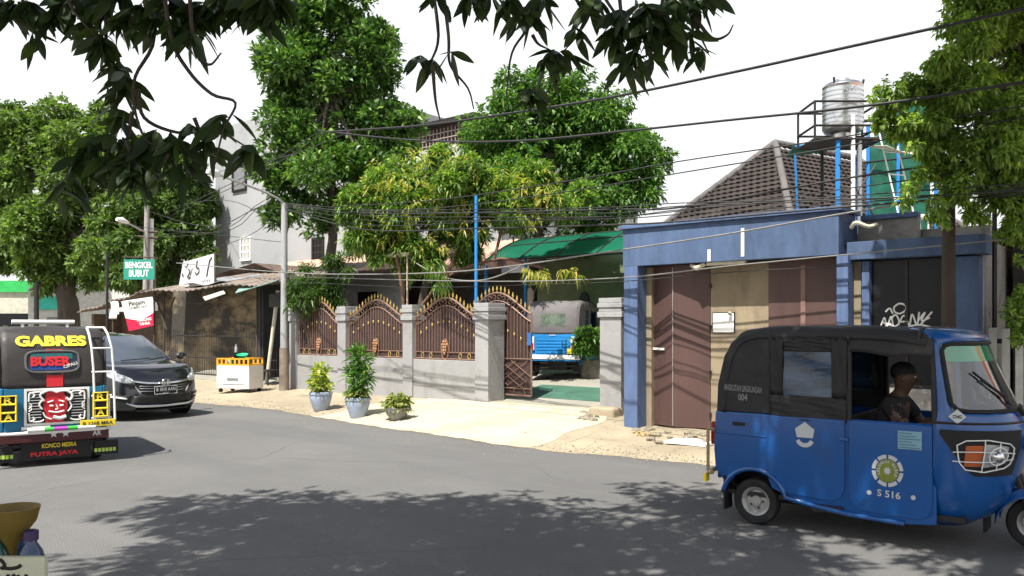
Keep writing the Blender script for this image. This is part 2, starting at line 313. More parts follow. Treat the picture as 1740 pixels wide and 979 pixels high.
# ---------------------------------------------------------------- boundary fence with ironwork
M_grey = pm('grey_render', (.30,.30,.305), .85, var=.10, scale=1.3, bump=.1, col2=(.24,.235,.225), thr=.62)
M_greyc = pm('grey_cap', (.33,.33,.34), .85, var=.1, scale=3, bump=.08)
M_iron = pm('brown_iron', (.22,.135,.105), .5, .3, var=.15, scale=8, bump=.03)
M_sheet = pm('brown_sheet', (.055,.033,.031), .6, var=.2, scale=3, bump=.03)
M_copper = pm('copper_paint', (.36,.20,.11), .45, .3, var=.3, scale=20, bump=0)
M_gold = pm('gold_paint', (.50,.36,.12), .45, .3, var=.15, bump=0)
VF = 12.3
xs = [S(497,VF), S(580,VF), S(692,VF), S(818,VF)]; bw = .34
fence = thing('boundary_fence', 'grey rendered fence wall with arched brown iron railings', 'fence', (xs[0], VF, .15))
m = MB(); m.box(xs[0]-.1, xs[3]-bw/2, VF+.04, VF+.22, .0, 1.02); m.build('wall', M_grey, fence, True, bevel=.01)
def pillar(parent, xc, w_, ztop, y0=VF, dep=.42, mat=M_grey):
    m = MB(); m.box(xc-w_/2, xc+w_/2, y0, y0+dep, -.05, ztop-.34); p = m.build('pillar', mat, parent, True, bevel=.008)
    m = MB(); m.box(xc-w_/2-.035, xc+w_/2+.035, y0-.035, y0+dep+.035, ztop-.338, ztop-.24); m.box(xc-w_/2-.015, xc+w_/2+.015, y0-.015, y0+dep+.015, ztop-.238, ztop-.17)
    m.box(xc-w_/2-.035, xc+w_/2+.035, y0-.035, y0+dep+.035, ztop-.168, ztop-.09); m.box(xc-w_/2-.015, xc+w_/2+.015, y0-.015, y0+dep+.015, ztop-.088, ztop); m.build('pillar_cap', M_greyc, p, True, bevel=.008)
for i, x in enumerate(xs): pillar(fence, x, .30 if i < 3 else .36, 2.20, dep=.36 if i < 3 else .5)
finial_me = MB(); finial_me.lathe([(.004,0),(.014,.015),(.008,.035),(.022,.06),(.02,.08),(.002,.15)], 6); fin0 = None
def finials(parent, pts):
    global fin0
    for p in pts:
        if fin0 is None:
            fin0 = finial_me.build('finial', M_gold, None, smooth=True); o = fin0
        else: o = fin0.copy(); COL.objects.link(o)
        o.parent = parent; o.location = parent_matrix(parent).inverted() @ Vector(p)
def archz(u, zs, zp): return zs + (zp-zs)*(.5-.5*math.cos(2*math.pi*max(0,min(1,u))))**.8
def curl(m, c, r, sgn, y, rr=.008):
    pts = []
    for k in range(12):
        a = k/11*math.pi*1.7; q = r*(1-.45*k/11); pts.append((c[0]+sgn*q*math.cos(a), y, c[1]+q*math.sin(a)))
    m.tube(pts, rr, 5)
def ironpanel(parent, x0, x1, y, z0, zs, zp, name='railing', lattice=False, u0=0., u1=1.):
    f = lambda u: archz(u0+(u1-u0)*u, zs, zp); W = x1-x0; n = 16; yb = y
    m = MB(); top = [(x0+W*k/20, yb, f(k/20)) for k in range(21)]; low = [(x0+W*k/20, yb, f(k/20)-.16) for k in range(21)]
    m.tube([(x0,yb,z0), (x0,yb,f(0))], .02, 6); m.tube([(x1,yb,z0), (x1,yb,f(1))], .02, 6)
    m.tube(top, .024, 6); m.tube(low, .015, 5); m.tube([(x0,yb,z0),(x1,yb,z0)], .022, 6); m.tube([(x0,yb,z0+.14),(x1,yb,z0+.14)], .013, 5)
    fr = m.build(name, M_iron, parent, True, smooth=True)
    m = MB(); nb = int(W/.085)
    for k in range(1, nb):
        u = k/nb; m.tube([(x0+W*u, yb-.012, z0+(.14 if not lattice else .75)), (x0+W*u, yb-.012, f(u)-.16)], .0075, 5, False)
    for k in range(int(W/.13)):   # scrollwork under the arch and along the foot
        u = (k+.5)/int(W/.13); curl(m, (x0+W*u, f(u)-.085), .055, 1 if k % 2 else -1, yb-.01)
    if lattice:
        for k in range(-3, 8):
            for sg in (1,-1):
                xa = x0+W*k/6; pts = []
                for q in range(9):
                    xx = xa+sg*.45*q/8*W*1.0; zz = z0+.2+.5*q/8
                    if x0 < xx < x1: pts.append((xx, yb-.012, zz))
                if len(pts) > 1: m.tube(pts, .009, 5, False)
        for k in range(3): m.tube([(x0+W*(k+.5)/3+.15*math.cos(a), yb-.012, z0+.02+.17*math.sin(a)) for a in [math.pi*q/10 for q in range(11)]], .009, 5)
        m.tube([(x0,yb-.01,z0+.74),(x1,yb-.01,z0+.74)], .013, 5)
    m.build('ironwork', M_iron, fr, True)
    m = MB()
    for k in range(1, nb):      # gold knobs on an arc, rings in the foot, grape cluster
        u = k/nb; zz = z0+ (.45+.35*math.sin(math.pi*u)) + (.55 if lattice else 0)
        if k % 2 == 0 and zz < f(u)-.2: m.ball((x0+W*u, yb-.016, zz), .02, .014, .036, 6, 4)
    if not lattice:
        for u in (.12,.26,.74,.88):
            c = Vector((x0+W*u, yb-.012, z0+.07)); m.tube([c+Vector((.04*math.cos(a),0,.055*math.sin(a))) for a in [2*math.pi*q/12 for q in range(13)]], .008, 5)
        gm = MB()
        for r_, nn in ((0,2),(1,3),(2,2),(3,2),(4,1)):
            for q in range(nn): gm.ball((x0+W*.5+(q-(nn-1)/2)*.062, yb-.035, z0+.36-.06*r_), .03, .03, .036, 7, 5)
        gm.tube([(x0+W*.5+.10*math.cos(a), yb-.02, z0+.20+.22*math.sin(a)) for a in [2*math.pi*q/18 for q in range(19)]], .01, 5); gm.build('grape_ornament', M_copper, fr, True, smooth=True)
    m.build('gold_ornament', M_gold, fr, True, smooth=True)
    m = MB(); m.prism([(x0+.02, z0+.02)]+[(x1-.02, z0+.02)]+[(x1-.02-(W-.04)*k/14, f(1-k/14)-.17) for k in range(15)], lambda u,v,w_: (u,w_,v), yb+.02, yb+.026); m.build('backing_sheet', M_sheet, fr, True)
    nf = int(W/.105); finials(fr, [(x0+W*(k+.5)/nf, yb, f((k+.5)/nf)+.012) for k in range(nf)])
    return fr
for i in range(3):
    x0 = xs[i]+.17; x1 = xs[i+1]-(.17 if i < 2 else .2); ironpanel(fence, x0, x1, VF+.10, 1.04, 1.93, 2.33)
VG = 12.86
gx0, gx1 = S(790,VG), S(903,VG)
gate = thing('iron_gate', 'open brown iron gate leaf with lattice foot beside the driveway', 'gate', (gx1, VG, .25))
ironpanel(gate, gx0, gx1, VG, .33, 1.95, 2.42, 'frame', True, .05, .95)
m = MB(); m.box(gx1-.07, gx1+.03, VG-.05, VG-.02, 1.35, 1.6); m.build('lock_box', pm('lock_blue', (.03,.12,.35), .5), gate, True)
gp = thing('gate_pillar', 'grey gate pillar with banded cap beside the blue building', 'pillar', (S(1037,VF), VF, .15))
pillar(gp, S(1037,12.1), .44, 2.22, y0=12.1, dep=.4)
m = MB(); cb = S(1030,11.95)
# ---------------------------------------------------------------- blue shop building
M_blue = pm('worn_blue_paint', (.072,.115,.215), .75, var=.3, scale=1.6, bump=.14, stretch=(1.6,1.6,.55), col2=(.40,.42,.45), thr=.735, soft=.02)
M_blue2 = pm('faded_blue_paint', (.09,.14,.27), .78, var=.3, scale=2.4, bump=.1, stretch=(1.5,1.5,.35), col2=(.50,.50,.50), thr=.66, soft=.03)
M_maroon = pm('maroon_door_paint', (.092,.052,.047), .5, var=.12, scale=2.2, bump=.05, stretch=(1,1,.4))
M_tan = pm('tan_render', (.27,.22,.15), .85, var=.18, scale=1.8, bump=.12, stretch=(1,1,.4))
M_dglass = pm('dark_glass', (.010,.010,.013), .3, var=.3, bump=0, spec=.25)
M_cement = pm('bare_cement', (.30,.29,.27), .9, var=.25, scale=2.5, bump=.15, col2=(.14,.13,.12), thr=.6)
blotch(M_blue, 2.2, (.05,.075,.13), .52, .70, stretch=(3,3,.35), amt=.7); blotch(M_blue2, 2.4, (.05,.07,.12), .50, .70, stretch=(3,3,.3), amt=.65, loc=(4,0,0)); blotch(M_maroon, 1.6, (.06,.035,.03), .48, .72, stretch=(3,3,.4), amt=.7); blotch(M_tan, 1.8, (.16,.12,.08), .48, .70, stretch=(2,2,.4), amt=.75)
blotch(M_grey, 1.2, (.19,.18,.165), .52, .74, stretch=(2,2,.45), amt=.6); blotch(M_greyc, 3, (.16,.155,.15), .5, .7, amt=.6)
VB = 11.4; x1060 = S(1060,VB); x1425 = S(1425,VB)
shop = thing('blue_shop_building', 'low blue painted shop with folding maroon doors and flat parapet', 'building', (x1060, VB, .1))
def pb(nm, mt, *bs, bevel=.006, parent=shop, **k):
    m = MB()
    for b_ in bs: m.box(*b_)
    return m.build(nm, mt, parent, True, bevel=bevel, **k)
xe = S(1650, 11.6); xr = S(1662,11.6)
pb('fascia', M_blue, (x1060-.02, x1425, VB, VB+.14, 2.69, 3.29), (x1060-.02, x1425, VB+.14, 12.1, 3.15, 3.285)); 
pb('fascia_return', M_blue, (x1425-.14, x1425-.002, VB+.14, 12.2, 2.69, 3.15))
pb('coping', M_blue2, (x1060-.06, x1425+.05, VB-.05, VB+.2, 3.292, 3.35), (x1425-.1, x1425+.05, VB+.202, 12.2, 3.292, 3.35), (x1425+.052, S(1560,12.2), 12.15, 12.35, 3.22, 3.29))
pb('soffit', M_dark, (x1060+.2, x1425-.15, VB+.15, 12.1, 2.70, 2.76))
pa = x1060; pbx = S(1083,VB)
pb('corner_pillar', M_blue2, (pa, pbx, VB+.002, VB+.34, -.02, 2.69))
m = MB(); pi0 = S(1421,VB+.01); pi1 = S(1441,VB+.01); m.box(pi0, pi1, VB+.012, VB+.3, 0, 2.69); m.build('pillar', M_blue2, shop, True, bevel=.008)
pb('pillar', M_blue2, (S(1464,11.6), S(1477,11.6), 11.6, 11.8, 0, 2.6))
pb('pillar', M_blue, (S(1620,11.6), xr, 11.6, 11.9, 0, 2.6))
pb('tan_strip', M_tan, (S(1442,11.66), S(1463,11.66), 11.66, 11.8, 0, 2.6)); pb('tan_jamb', M_tan, (pbx+.002, pbx+.10, VB+.27, VB+.42, 0, 2.68))
VD = 11.78; d0, d1, d2, d3, d4 = S(1107,VD), S(1151,VD), S(1207,VD), S(1306,VD), S(1422,VD)
door = MB(); dz0 = .13
door.add([(d0,VD,dz0),(d1,VD-.14,dz0),(d1,VD-.14,2.69),(d0,VD,2.69),(d0,VD+.04,dz0),(d1,VD-.10,dz0),(d1,VD-.10,2.69),(d0,VD+.04,2.69)], [(0,1,2,3),(7,6,5,4),(0,4,5,1),(1,5,6,2),(2,6,7,3),(3,7,4,0)])
dl = door.build('folding_door', M_maroon, shop, True, bevel=.003)
m = MB(); hx = (d0*.75+d1*.25); m.rbox(Matrix.Translation((hx+.06,VD-.085,1.36)) @ Matrix.Rotation(-.27,4,'Z'), .26, .015, .035); m.build('handle', M_white, dl, True)
m = MB(); e_ = .006; m.add([(d1+e_,VD-.14,dz0),(d2,VD,dz0),(d2,VD,2.69),(d1+e_,VD-.14,2.69),(d1+e_,VD-.10,dz0),(d2,VD+.04,dz0),(d2,VD+.04,2.69),(d1+e_,VD-.10,2.69)], [(0,1,2,3),(7,6,5,4),(0,4,5,1),(1,5,6,2),(2,6,7,3),(3,7,4,0)])
m.build('folding_door', M_maroon, shop, True, bevel=.003)
m = MB(); m.tube([(d1,VD-.148,dz0+.02),(d1,VD-.148,2.66)], .008, 5); m.build('door_seam', pm('bare_metal_edge', (.4,.36,.34), .5, .5), shop, True)
for zz in (.35, 1.0, 1.7, 2.35):
    m = MB(); m.rbox(Matrix.Translation((d0-.0,VD-.02,zz)), .035,.03,.09); m.build('hinge', M_dark, shop, True); m = MB(); m.rbox(Matrix.Translation((d2+.01,VD-.02,zz)), .03,.03,.07); m.build('hinge', M_dark, shop, True)
pb('tan_panel', M_tan, (d2+.004, d3, VD+.003, VD+.1, dz0, 2.69)); pb('folding_door', M_maroon, (d3+.004, d4, VD-.02, VD+.05, dz0, 2.69))
m = MB(); k = S(1364,VD); m.box(k-.02,k+.05, VD-.03,VD-.022, dz0+.1, 2.6); m.build('door_seam', pm('faded_maroon', (.22,.13,.12), .6), shop, True)
pb('back_wall', M_cement, (x1060+.05, xr, VD+.12, VD+.3, 0, 2.69), (x1060, x1060+.15, VB+.36, 15, 0, 3.1), (xr-.15, xr-.002, 11.92, 15, 0, 2.85), (x1060+.16, xr-.16, 14.8, 15, 0, 2.9))
pb('roof', M_cement, (x1060+.16, xr+.002, 12.36, 15.05, 2.92, 3.06))
pb('beam', M_blue, (S(1441,11.55), xr+.1, 11.5, 11.9, 2.62, 2.86)); pb('upper_wall', M_cement, (x1425+.002, S(1560,12.2), 12.2, 12.34, 2.87, 3.22))
pb('shop_window', M_dglass, (S(1478,11.7), S(1619,11.7), 11.7, 11.75, .9, 2.6), bevel=0); pb('window_sill', M_cement, (S(1478,11.62), S(1619,11.62), 11.62, 11.77, .0, .9))
m = MB(); k = S(1540,11.68); m.box(k-.02,k+.02,11.68,11.7,.9,2.6); m.box(S(1479,11.66),S(1618,11.66),11.66,11.699,.9,.95); m.build('window_frame', M_dark, shop, True)
# graffiti on the shop window: looping white strokes
m = MB()
def stroke(pp, r=.012): m.tube(cat([PV(a,b,11.69) for a,b in pp], 5), r, 5)
stroke([(1497,553),(1503,540),(1507,556),(1514,538),(1518,556)]); stroke([(1513,543),(1522,535),(1528,548),(1519,556),(1512,549)]); stroke([(1526,553),(1536,536),(1546,556)]); stroke([(1531,547),(1543,546)])
stroke([(1519,522),(1528,516),(1538,519),(1538,528),(1528,533),(1520,529),(1519,522)]); stroke([(1546,554),(1550,534),(1558,552),(1562,530)]); stroke([(1560,545),(1572,531),(1566,545),(1580,540)]); stroke([(1564,552),(1584,530)])
stroke([(1500,548),(1530,557),(1560,552),(1582,556)]); stroke([(1505,530),(1512,524),(1517,533)])
m.build('graffiti', M_white, shop, True, smooth=True)
m = MB(); k = PV(1230,548,VD); m.box(k.x-.17,k.x+.17,VD-.02,VD-.003,k.z-.15,k.z+.14); nf = m.build('wall_notice', M_white, shop, True); m = MB(); m.box(k.x-.185,k.x+.185,VD-.012,VD-.001,k.z-.165,k.z+.155); m.build('notice_frame', M_dark, nf, True)
m = MB(); k = PV(1243,533,VD); m.tube([k+Vector((0,-.06,0)),k], .02, 8); m.ball(k+Vector((0,-.07,0)), .03); m.build('wall_bulb', M_cream, shop, True, smooth=True)
m = MB(); k = PV(1235,446,VB+.1); m.rbox(Matrix.Translation((k.x, VB+.08, 2.665)), .62, .07, .05); tl = m.build('tube_lamp', M_cream, shop, True, bevel=.005)
m = MB(); k = PV(1187,448,VB+.1); m.tube([(k.x-.12,VB+.1,2.66),(k.x,VB+.05,2.61),(k.x+.12,VB+.08,2.67)], [.03,.045,.03], 8); m.build('drain_spout', M_cream, shop, True, smooth=True)
for a_,b_,c_ in ((1262,388,436),(1205,424,444)):
    m = MB(); k = PV(a_,b_,VB); m.box(k.x-.025,k.x+.025,VB-.006,VB-.002, max(2.70,PV(a_,c_,VB).z), k.z); m.build('paint_drip', M_white, shop, True)
m = MB(); k = PV(1438,392,VB); k = Vector((x1425+.12, VB+.15, k.z+.05)); m.tube(cat([k, k+Vector((.08,-.05,.06)), k+Vector((.22,0,.0)), k+Vector((.3,.1,.03))],4), .028, 7); m.build('roof_pipe', M_cream, shop, True, smooth=True)

for pts_ in ([(950,753),(980,745),(1008,739)],[(1008,757),(1045,751)],[(1062,763),(1098,757)],[(1120,769),(1150,762)],[(1080,735),(1130,738),(1180,746)],[(1040,728),(1062,722)]):
    m = MB(); g3 = []
    for (x,y) in pts_: c = PZ(x,y,.07); g3.append(Vector((c.x, c.y, gz(c.x,c.y)+.005)))
    g3 = cat(g3,5); vs = []; 
    for i_, p_ in enumerate(g3): w_ = .012*(1+.5*math.sin(i_*1.7)); vs += [p_+Vector((0,w_,0)), p_-Vector((0,w_,0))]
    m.add(vs, [(2*i_,2*i_+1,2*i_+3,2*i_+2) for i_ in range(len(g3)-1)]); struct(m.build('pavement_crack', pm('crack_dark', (.09,.075,.06), .95), None), 'dark joint line across the pavement slabs', 'crack')
m = MB(); gr2 = random.Random(3)
for k in range(2600):
    x = gr2.uniform(-19,-3.5); o_ = gr2.gauss(.12,.22) if k % 3 else gr2.uniform(-.9,2.6); y = edge(x)+o_; z = gz(x,y) if o_ > 0 else .0; r = gr2.uniform(.005,.018)*(1.5 if k % 17 == 0 else 1)
    a = gr2.random()*6; m.add([Vector((x+r*math.cos(a+q)*(1 if q < 6 else 0), y+r*math.sin(a+q), z+.002)) for q in (0,2.1,4.2)]+[Vector((x,y,z+r*.9))], [(0,1,3),(1,2,3),(2,0,3)])
struct(m.build('gravel', pm('road_grit', (.20,.17,.125), .95, var=.5, scale=30, bump=0), None), 'loose grit along the ragged road edge', 'grit', 'stuff')
# debris at the corner of the pavement
rub = thing('rubble_block', 'broken concrete block at the foot of the gate pillar', 'concrete block', (S(1030,11.9), 11.9, .12))
m = MB(); k = S(1030,11.9); bm_pts = []
m.box(k-.28, k+.24, 11.75, 12.08, .05, .34); m.build('block', M_conc, rub, True, bevel=.05)
M_rock = pm('rubble_stone', (.30,.265,.20), .95, var=.4, scale=6, bump=.5)
for i in range(34):
    px = random.choice([random.uniform(990,1020), random.uniform(1095,1200), random.uniform(1060,1210)]); v_ = random.uniform(10.3,11.3) if px > 1060 else random.uniform(11.3,12.0); c = PV(px,HZ,v_)
    r = random.uniform(.025,.08); m = MB(); m.ball((0,0,r*.3), r*random.uniform(.9,1.6), r, r*.6, 7, 5, .25); o = m.build('rubble_stone', M_rock, None); o.location = (c.x, c.y, gz(c.x,c.y)); o.rotation_euler.z = random.random()*6
    tag(o, 'small broken stone lying on the pavement near the blue shop', 'stone', 'rubble stones on the pavement')
m = MB(); m.add([(-.32,-.12,.0),(-.05,-.16,.01),(.3,-.1,0),(.34,.1,.02),(.02,.14,.035),(-.28,.1,.02),(-.32,-.12,.03),(-.05,-.16,.04),(.3,-.1,.03),(.34,.1,.05),(.02,.14,.065),(-.28,.1,.05)], [(5,4,3,2,1,0),(6,7,8,9,10,11)]+[(i,(i+1)%6,6+(i+1)%6,6+i) for i in range(6)])
o = m.build('cement_bag', M_white, None); c = PZ(1170,751,.1); o.location = (c.x,c.y,gz(c.x,c.y)); tag(o, 'flattened white sack on the pavement by the maroon doors', 'sack')
m = MB()
for i in range(40):
    c = PV(random.uniform(1078,1112), HZ, random.uniform(10.7,11.0)); z = gz(c.x,c.y); a = random.random()*6; m.add([c+Vector((0,0,z-EYE+.01)), c+Vector((.05*math.cos(a),.05*math.sin(a),z-EYE+.02)), c+Vector((.03*math.cos(a+1),.03*math.sin(a+1),z-EYE+.035))], [(0,1,2)])
struct(m.build('litter', pm('dry_leaf', (.40,.27,.08), .8), None), 'dry leaf litter on the pavement', 'litter', 'stuff')

# ---------------------------------------------------------------- tiled hip roof house behind the shop
M_tile = pm('dark_roof_tile', (.040,.031,.029), .85, var=.35, scale=2.5, bump=.2)
M_ridge = pm('cement_ridge', (.13,.12,.118), .9, var=.2, scale=5, bump=.15)
house = thing('hip_roof_house', 'house with dark clay hip roof behind the blue shop', 'house', C(6.04,18.9,0))
k0 = C(5.35,15.6,3.42); k1 = C(2.75,19.6,3.42); k3 = C(9.33,18.2,3.42); rd_ = (k3-k0).normalized()*3.; k3 = k3+rd_; k2 = k1+k3-k0; ap = C(6.04,18.9,5.86); ap2 = ap+rd_
def hipface(A, B, top, top2=None, nm='roof_face'):
    e1 = (B-A); Lw = e1.length; e1n = e1/Lw; sl_ = (top-A); sl_ -= e1n*sl_.dot(e1n); H = sl_.length; sn = sl_/H; nrm = e1n.cross(sn); nrm *= (1 if nrm.z > 0 else -1); xt = (top-A).dot(e1n); xt2 = ((top2 or top)-A).dot(e1n)
    pit = .19; row = .165; nu = int(Lw/pit*6); nr = int(H/row); m = MB()
    for r_ in range(nr):
        w0, w1 = r_*row, min(H,(r_+1)*row)+.03; f0 = w0/H; ua, ub = xt*f0, Lw-(Lw-xt2)*f0; vs = []; n_ = max(2, int((ub-ua)/pit*6)); off = (r_%2)*pit*.5
        for q in range(n_+1):
            u = ua+(ub-ua)*q/n_; ph = ((u+off)/pit)%1; hgt = .034*abs(math.sin(math.pi*ph))**.7
            vs.append(A+e1n*u+sn*w0+nrm*(hgt+.035)); vs.append(A+e1n*u+sn*w1+nrm*(hgt*.6+.005)); vs.append(A+e1n*u+sn*w0+nrm*(0))
        m.add(vs, [x for q in range(n_) for x in ((q*3,q*3+3,q*3+4,q*3+1),(q*3+2,q*3+5,q*3+3,q*3))])
    return m.build(nm, M_tile, house, True)
hipface(k1,k0,ap); hipface(k0,k3,ap,ap2); hipface(k3,k2,ap2); hipface(k2,k1,ap2,ap)
for a_, b_ in ((k0,ap),(k1,ap),(k2,ap2),(k3,ap2),(ap2,ap)):
    m = MB(); n_ = 16; pts = [a_.lerp(b_, q/n_) + Vector((0,0,.07)) for q in range(n_+1)]
    for q in range(n_): m.tube([pts[q], pts[q+1]+Vector((0,0,.03))], [.085,.07], 8)
    m.build('ridge_cap', M_ridge, house, True, smooth=True)
m = MB(); cm_ = (ap+ap2)/2; i0, i1, i2, i3 = [cm_+(q-cm_)*.88 for q in (k0,k1,k2,k3)]; m.add([(q.x,q.y,z) for z in (0,3.45) for q in (i0,i1,i2,i3)], [(0,1,5,4),(1,2,6,5),(2,3,7,6),(3,0,4,7)]); m.build('wall', M_cream, house, True)

# ---------------------------------------------------------------- water tank on its tower
tk = C(5.62,14.0); tw = thing('water_tower', 'black and white steel tower carrying the water tank', 'tower', (tk.x,tk.y,3.06))
M_bp = pm('blue_pipe', (.02,.22,.60), .5, var=.1, bump=0)
zc = 1.7+312/100
def twr(nm, mt, pts, r=.02): m = MB(); [m.tube([Vector(a_),Vector(b_)], r, 6) for a_,b_ in pts]; return m.build(nm, mt, tw, True)
q = lambda dx,dy,z: C(5.62+dx,14+dy,z)
L4 = [(-.62,-.4),(.5,-.4),(.5,.4),(-.62,.4)]
twr('leg', M_bp, [(q(-.22,-.35,3.06),q(-.22,-.35,zc))], .04); twr('leg', M_bp, [(q(.42,.35,3.06),q(.42,.35,zc))], .04)
twr('leg', M_dark, [(q(-.2,.4,3.06),q(-.2,.4,zc))], .03); twr('leg', M_white, [(q(.02,-.38,3.06),q(.02,-.38,zc+.4))], .035); twr('leg', M_steel, [(q(.14,-.36,3.06),q(.14,-.36,zc))], .035)
m = MB(); 
for (a_,b_),(c_,d_) in zip(L4, L4[1:]+L4[:1]):
    for z in (zc, zc+.22, zc+.62): m.tube([q(a_,b_,z),q(c_,d_,z)], .02, 6)
    m.tube([q(a_,b_,zc-.02),q(a_,b_,zc+.62)], .02, 6)
m.tube([q(-.22,-.38,3.5),q(.4,-.38,4.4)], .014, 5); m.tube([q(-.22,-.38,4.4),q(.4,-.38,3.5)], .014, 5); m.build('railing', M_dark, tw, True)
m = MB(); m.add([q(-.6,-.4,zc),q(.5,-.4,zc),q(.5,.4,zc),q(-.6,.4,zc),q(-.6,-.4,zc+.03),q(.5,-.4,zc+.03),q(.5,.4,zc+.03),q(-.6,.4,zc+.03)], [(3,2,1,0),(4,5,6,7),(0,1,5,4),(1,2,6,5),(2,3,7,6),(3,0,4,7)]); m.build('platform', M_dark, tw, True)
tank = thing('water_tank', 'stainless steel water tank on the rooftop tower', 'water tank', (tk.x,tk.y,zc+.04))
M_inox = pm('stainless_steel', (.72,.73,.74), .32, 1., var=.06, scale=3, bump=.015)
prof = [(.16,.0),(.17,.12),(.3,.16),(.325,.2)]
for k in range(9): z = .22+k*.075; prof += [(.335,z),(.335,z+.05),(.318,z+.06)]
prof += [(.335,.92),(.30,.97),(.13,1.02),(.12,1.06),(0.01,1.07)]
m = MB(); m.lathe(prof, 32); m.build('tank_body', M_inox, tank, smooth=True)
m = MB(); [m.tube([(.31*math.cos(a),.31*math.sin(a),.93),(.33*math.cos(a),.33*math.sin(a),1.03)], .02, 6) for a in (0.4,2.5,4.6)]; m.build('lug', M_dark, tank)
xa_ = Vector((CA,SA,0)); text('KRA', .26, .09, M_steel, q(-.0,-.345,zc+.86), xa_, (0,0,1), parent=tank, world=True)
# scaffold frames, tarp, shed on the flat roof
M_net = pm('green_netting', (.015,.12,.08), .8, var=.35, scale=5, bump=.1)
nett = thing('netting_screen', 'green netting screen on blue posts behind the water tower', 'screen', C(6.6,15.2,0))
m = MB(); m.grid(lambda u,v: C(6.55+1.3*u, 15.2+.3*u+.03*math.sin(9*u+5*v), 3.1+(2.75+.3*u)*v+.0), 14, 12, lambda i,j: j > 8 and i < 2); m.build('netting', M_net, nett, True, smooth=True, solid=.012)
for x_ in (6.55,7.1,7.8): m = MB(); m.tube([C(x_,15.15,0),C(x_,15.15,5.4)], .035, 7); m.build('post', M_bp, nett, True)
m = MB(); m.tube([C(6.1,15.1,5.45),C(8.6,15.3,5.75)], .03, 6); m.tube([C(6.2,15.1,4.7),C(7.9,15.2,4.9)], .02, 6); m.build('rail', M_dark, nett, True)
m = MB(); m.grid(lambda u,v: C(5.05+.75*u, 14.7+.5*v, 4.95-.1*v+.1*u), 4, 4); o = thing('green_awning', 'small green awning left of the water tank', 'awning', C(5.3,14.9,4.9)); m.build('sheet', M_net, o, True, solid=.01)
m = MB(); m.tube([C(5.05,14.7,4.8),C(5.2,14.9,3.0)], .02, 5); m.tube([C(5.05,14.7,4.93),C(5.8,14.7,5.03)], .02, 5); m.build('strut', M_bp, o, True)
tarp = thing('shade_tarp', 'cream tarpaulin slung low beside the water tower', 'tarpaulin', C(6.2,13.4,4.3))
m = MB(); m.grid(lambda u,v: C(6.0+1.35*u, 13.2+.7*v, 4.62+.12*u+.15*v-.22*math.sin(math.pi*u)*(1-.3*v)), 14, 6); m.build('cloth', M_cream, tarp, True, smooth=True, solid=.01)
m = MB(); m.tube([C(7.35,13.9,3.06),C(7.35,13.9,4.9)], .015, 6); m.build('pole', M_steel, tarp, True)
lad = thing('roof_ladder', 'thin white ladder leaning against the water tower', 'ladder', C(6.2,13.3,3.06))
m = MB(); m.tube([C(6.3,13.2,3.06),C(5.95,13.7,5.6)], .013, 6); m.build('rail', M_white, lad, True); m = MB(); m.tube([C(6.6,13.3,3.06),C(6.25,13.8,5.6)], .013, 6); m.build('rail', M_white, lad, True)
for k in range(6): m = MB(); z = .15+k*.15; a_ = C(6.3,13.2,3.06).lerp(C(5.95,13.7,5.6), z); b_ = C(6.6,13.3,3.06).lerp(C(6.25,13.8,5.6), z); m.tube([a_,b_], .009, 5); m.build('rung', M_white, lad, True)
cage = thing('rooftop_cage', 'white framed bird cage on the shop roof', 'cage', C(6.5,13.6,3.06))
m = MB(); a_ = C(6.2,13.4,3.06)
def camprism(m, X0,X1,Y0,Y1,z0,z1): m.add([C(X,Y,z) for z in (z0,z1) for X,Y in ((X0,Y0),(X1,Y0),(X1,Y1),(X0,Y1))], [(3,2,1,0),(4,5,6,7),(0,1,5,4),(1,2,6,5),(2,3,7,6),(3,0,4,7)])
camprism(m, 6.2,6.85,13.4,13.9,3.5,3.55); camprism(m, 6.25,6.8,13.45,13.85,3.06,3.1)
for k in range(5): camprism(m, 6.25+k*.135,6.27+k*.135,13.45,13.47,3.1,3.5); camprism(m, 6.25+k*.135,6.27+k*.135,13.83,13.85,3.1,3.5)
m.build('frame', M_white, cage, True); m = MB(); camprism(m, 6.28,6.5,13.5,13.8,3.11,3.45); m.build('panel', M_net, cage, True)
slat = thing('corrugated_canopy', 'weathered corrugated canopy above the right end of the shop', 'canopy', PV(1620,290,12))
m = MB(); A = PV(1545,297,12.6); B = PV(1690,275,12.0); m.grid(lambda u,v: A.lerp(B,u)+Vector((.1*v, .9*v, .28*v + .012*math.sin(u*70))), 90, 3); m.build('sheet', pm('weathered_sheet', (.34,.34,.31), .8, var=.25, scale=6), slat, True, solid=.01)
m = MB(); m.tube([PV(1690,HZ,12.0)-Vector((0,0,1.7)), B], .03, 6); m.build('post', M_dark, slat, True)

# dark outbuilding and white gate at the far right
ob = thing('dark_outbuilding', 'shaded building with orange tile roof at the right edge', 'building', (S(1700,13.5),13.5,0))
m = MB(); m.box(xr+.1, xr+7, 13.4, 13.6, 0, 3.0); m.box(xr+.1,xr+.3,13.62,17,0,3.0); m.build('wall', pm('shade_dark_wall', (.045,.042,.04), .9, var=.3), ob, True)  # wall colour kept near black to carry the deep shade here
m = MB(); m.grid(lambda u,v: Vector((xr+7.3*u, 13.1+2.6*v, 3.02+1.6*v+.03*abs(math.sin(u*60))+.02*((v*10)%1))), 240, 10); m.build('roof', pm('orange_tile', (.38,.12,.05), .85, var=.3, scale=4), ob, True, solid=.03)
wg = thing('white_gate', 'white painted metal picket gate right of the shop', 'gate', (xr+.1,11.9,0))
for k in range(9):
    a_ = xr+.06+k*.145; m = MB(); m.box(a_, a_+.085, 11.93, 11.96, .1, 1.7-.01*(k%2)); m.build('picket', pm('chalky_white', (.66,.64,.58), .7, var=.12, scale=7), wg, True)
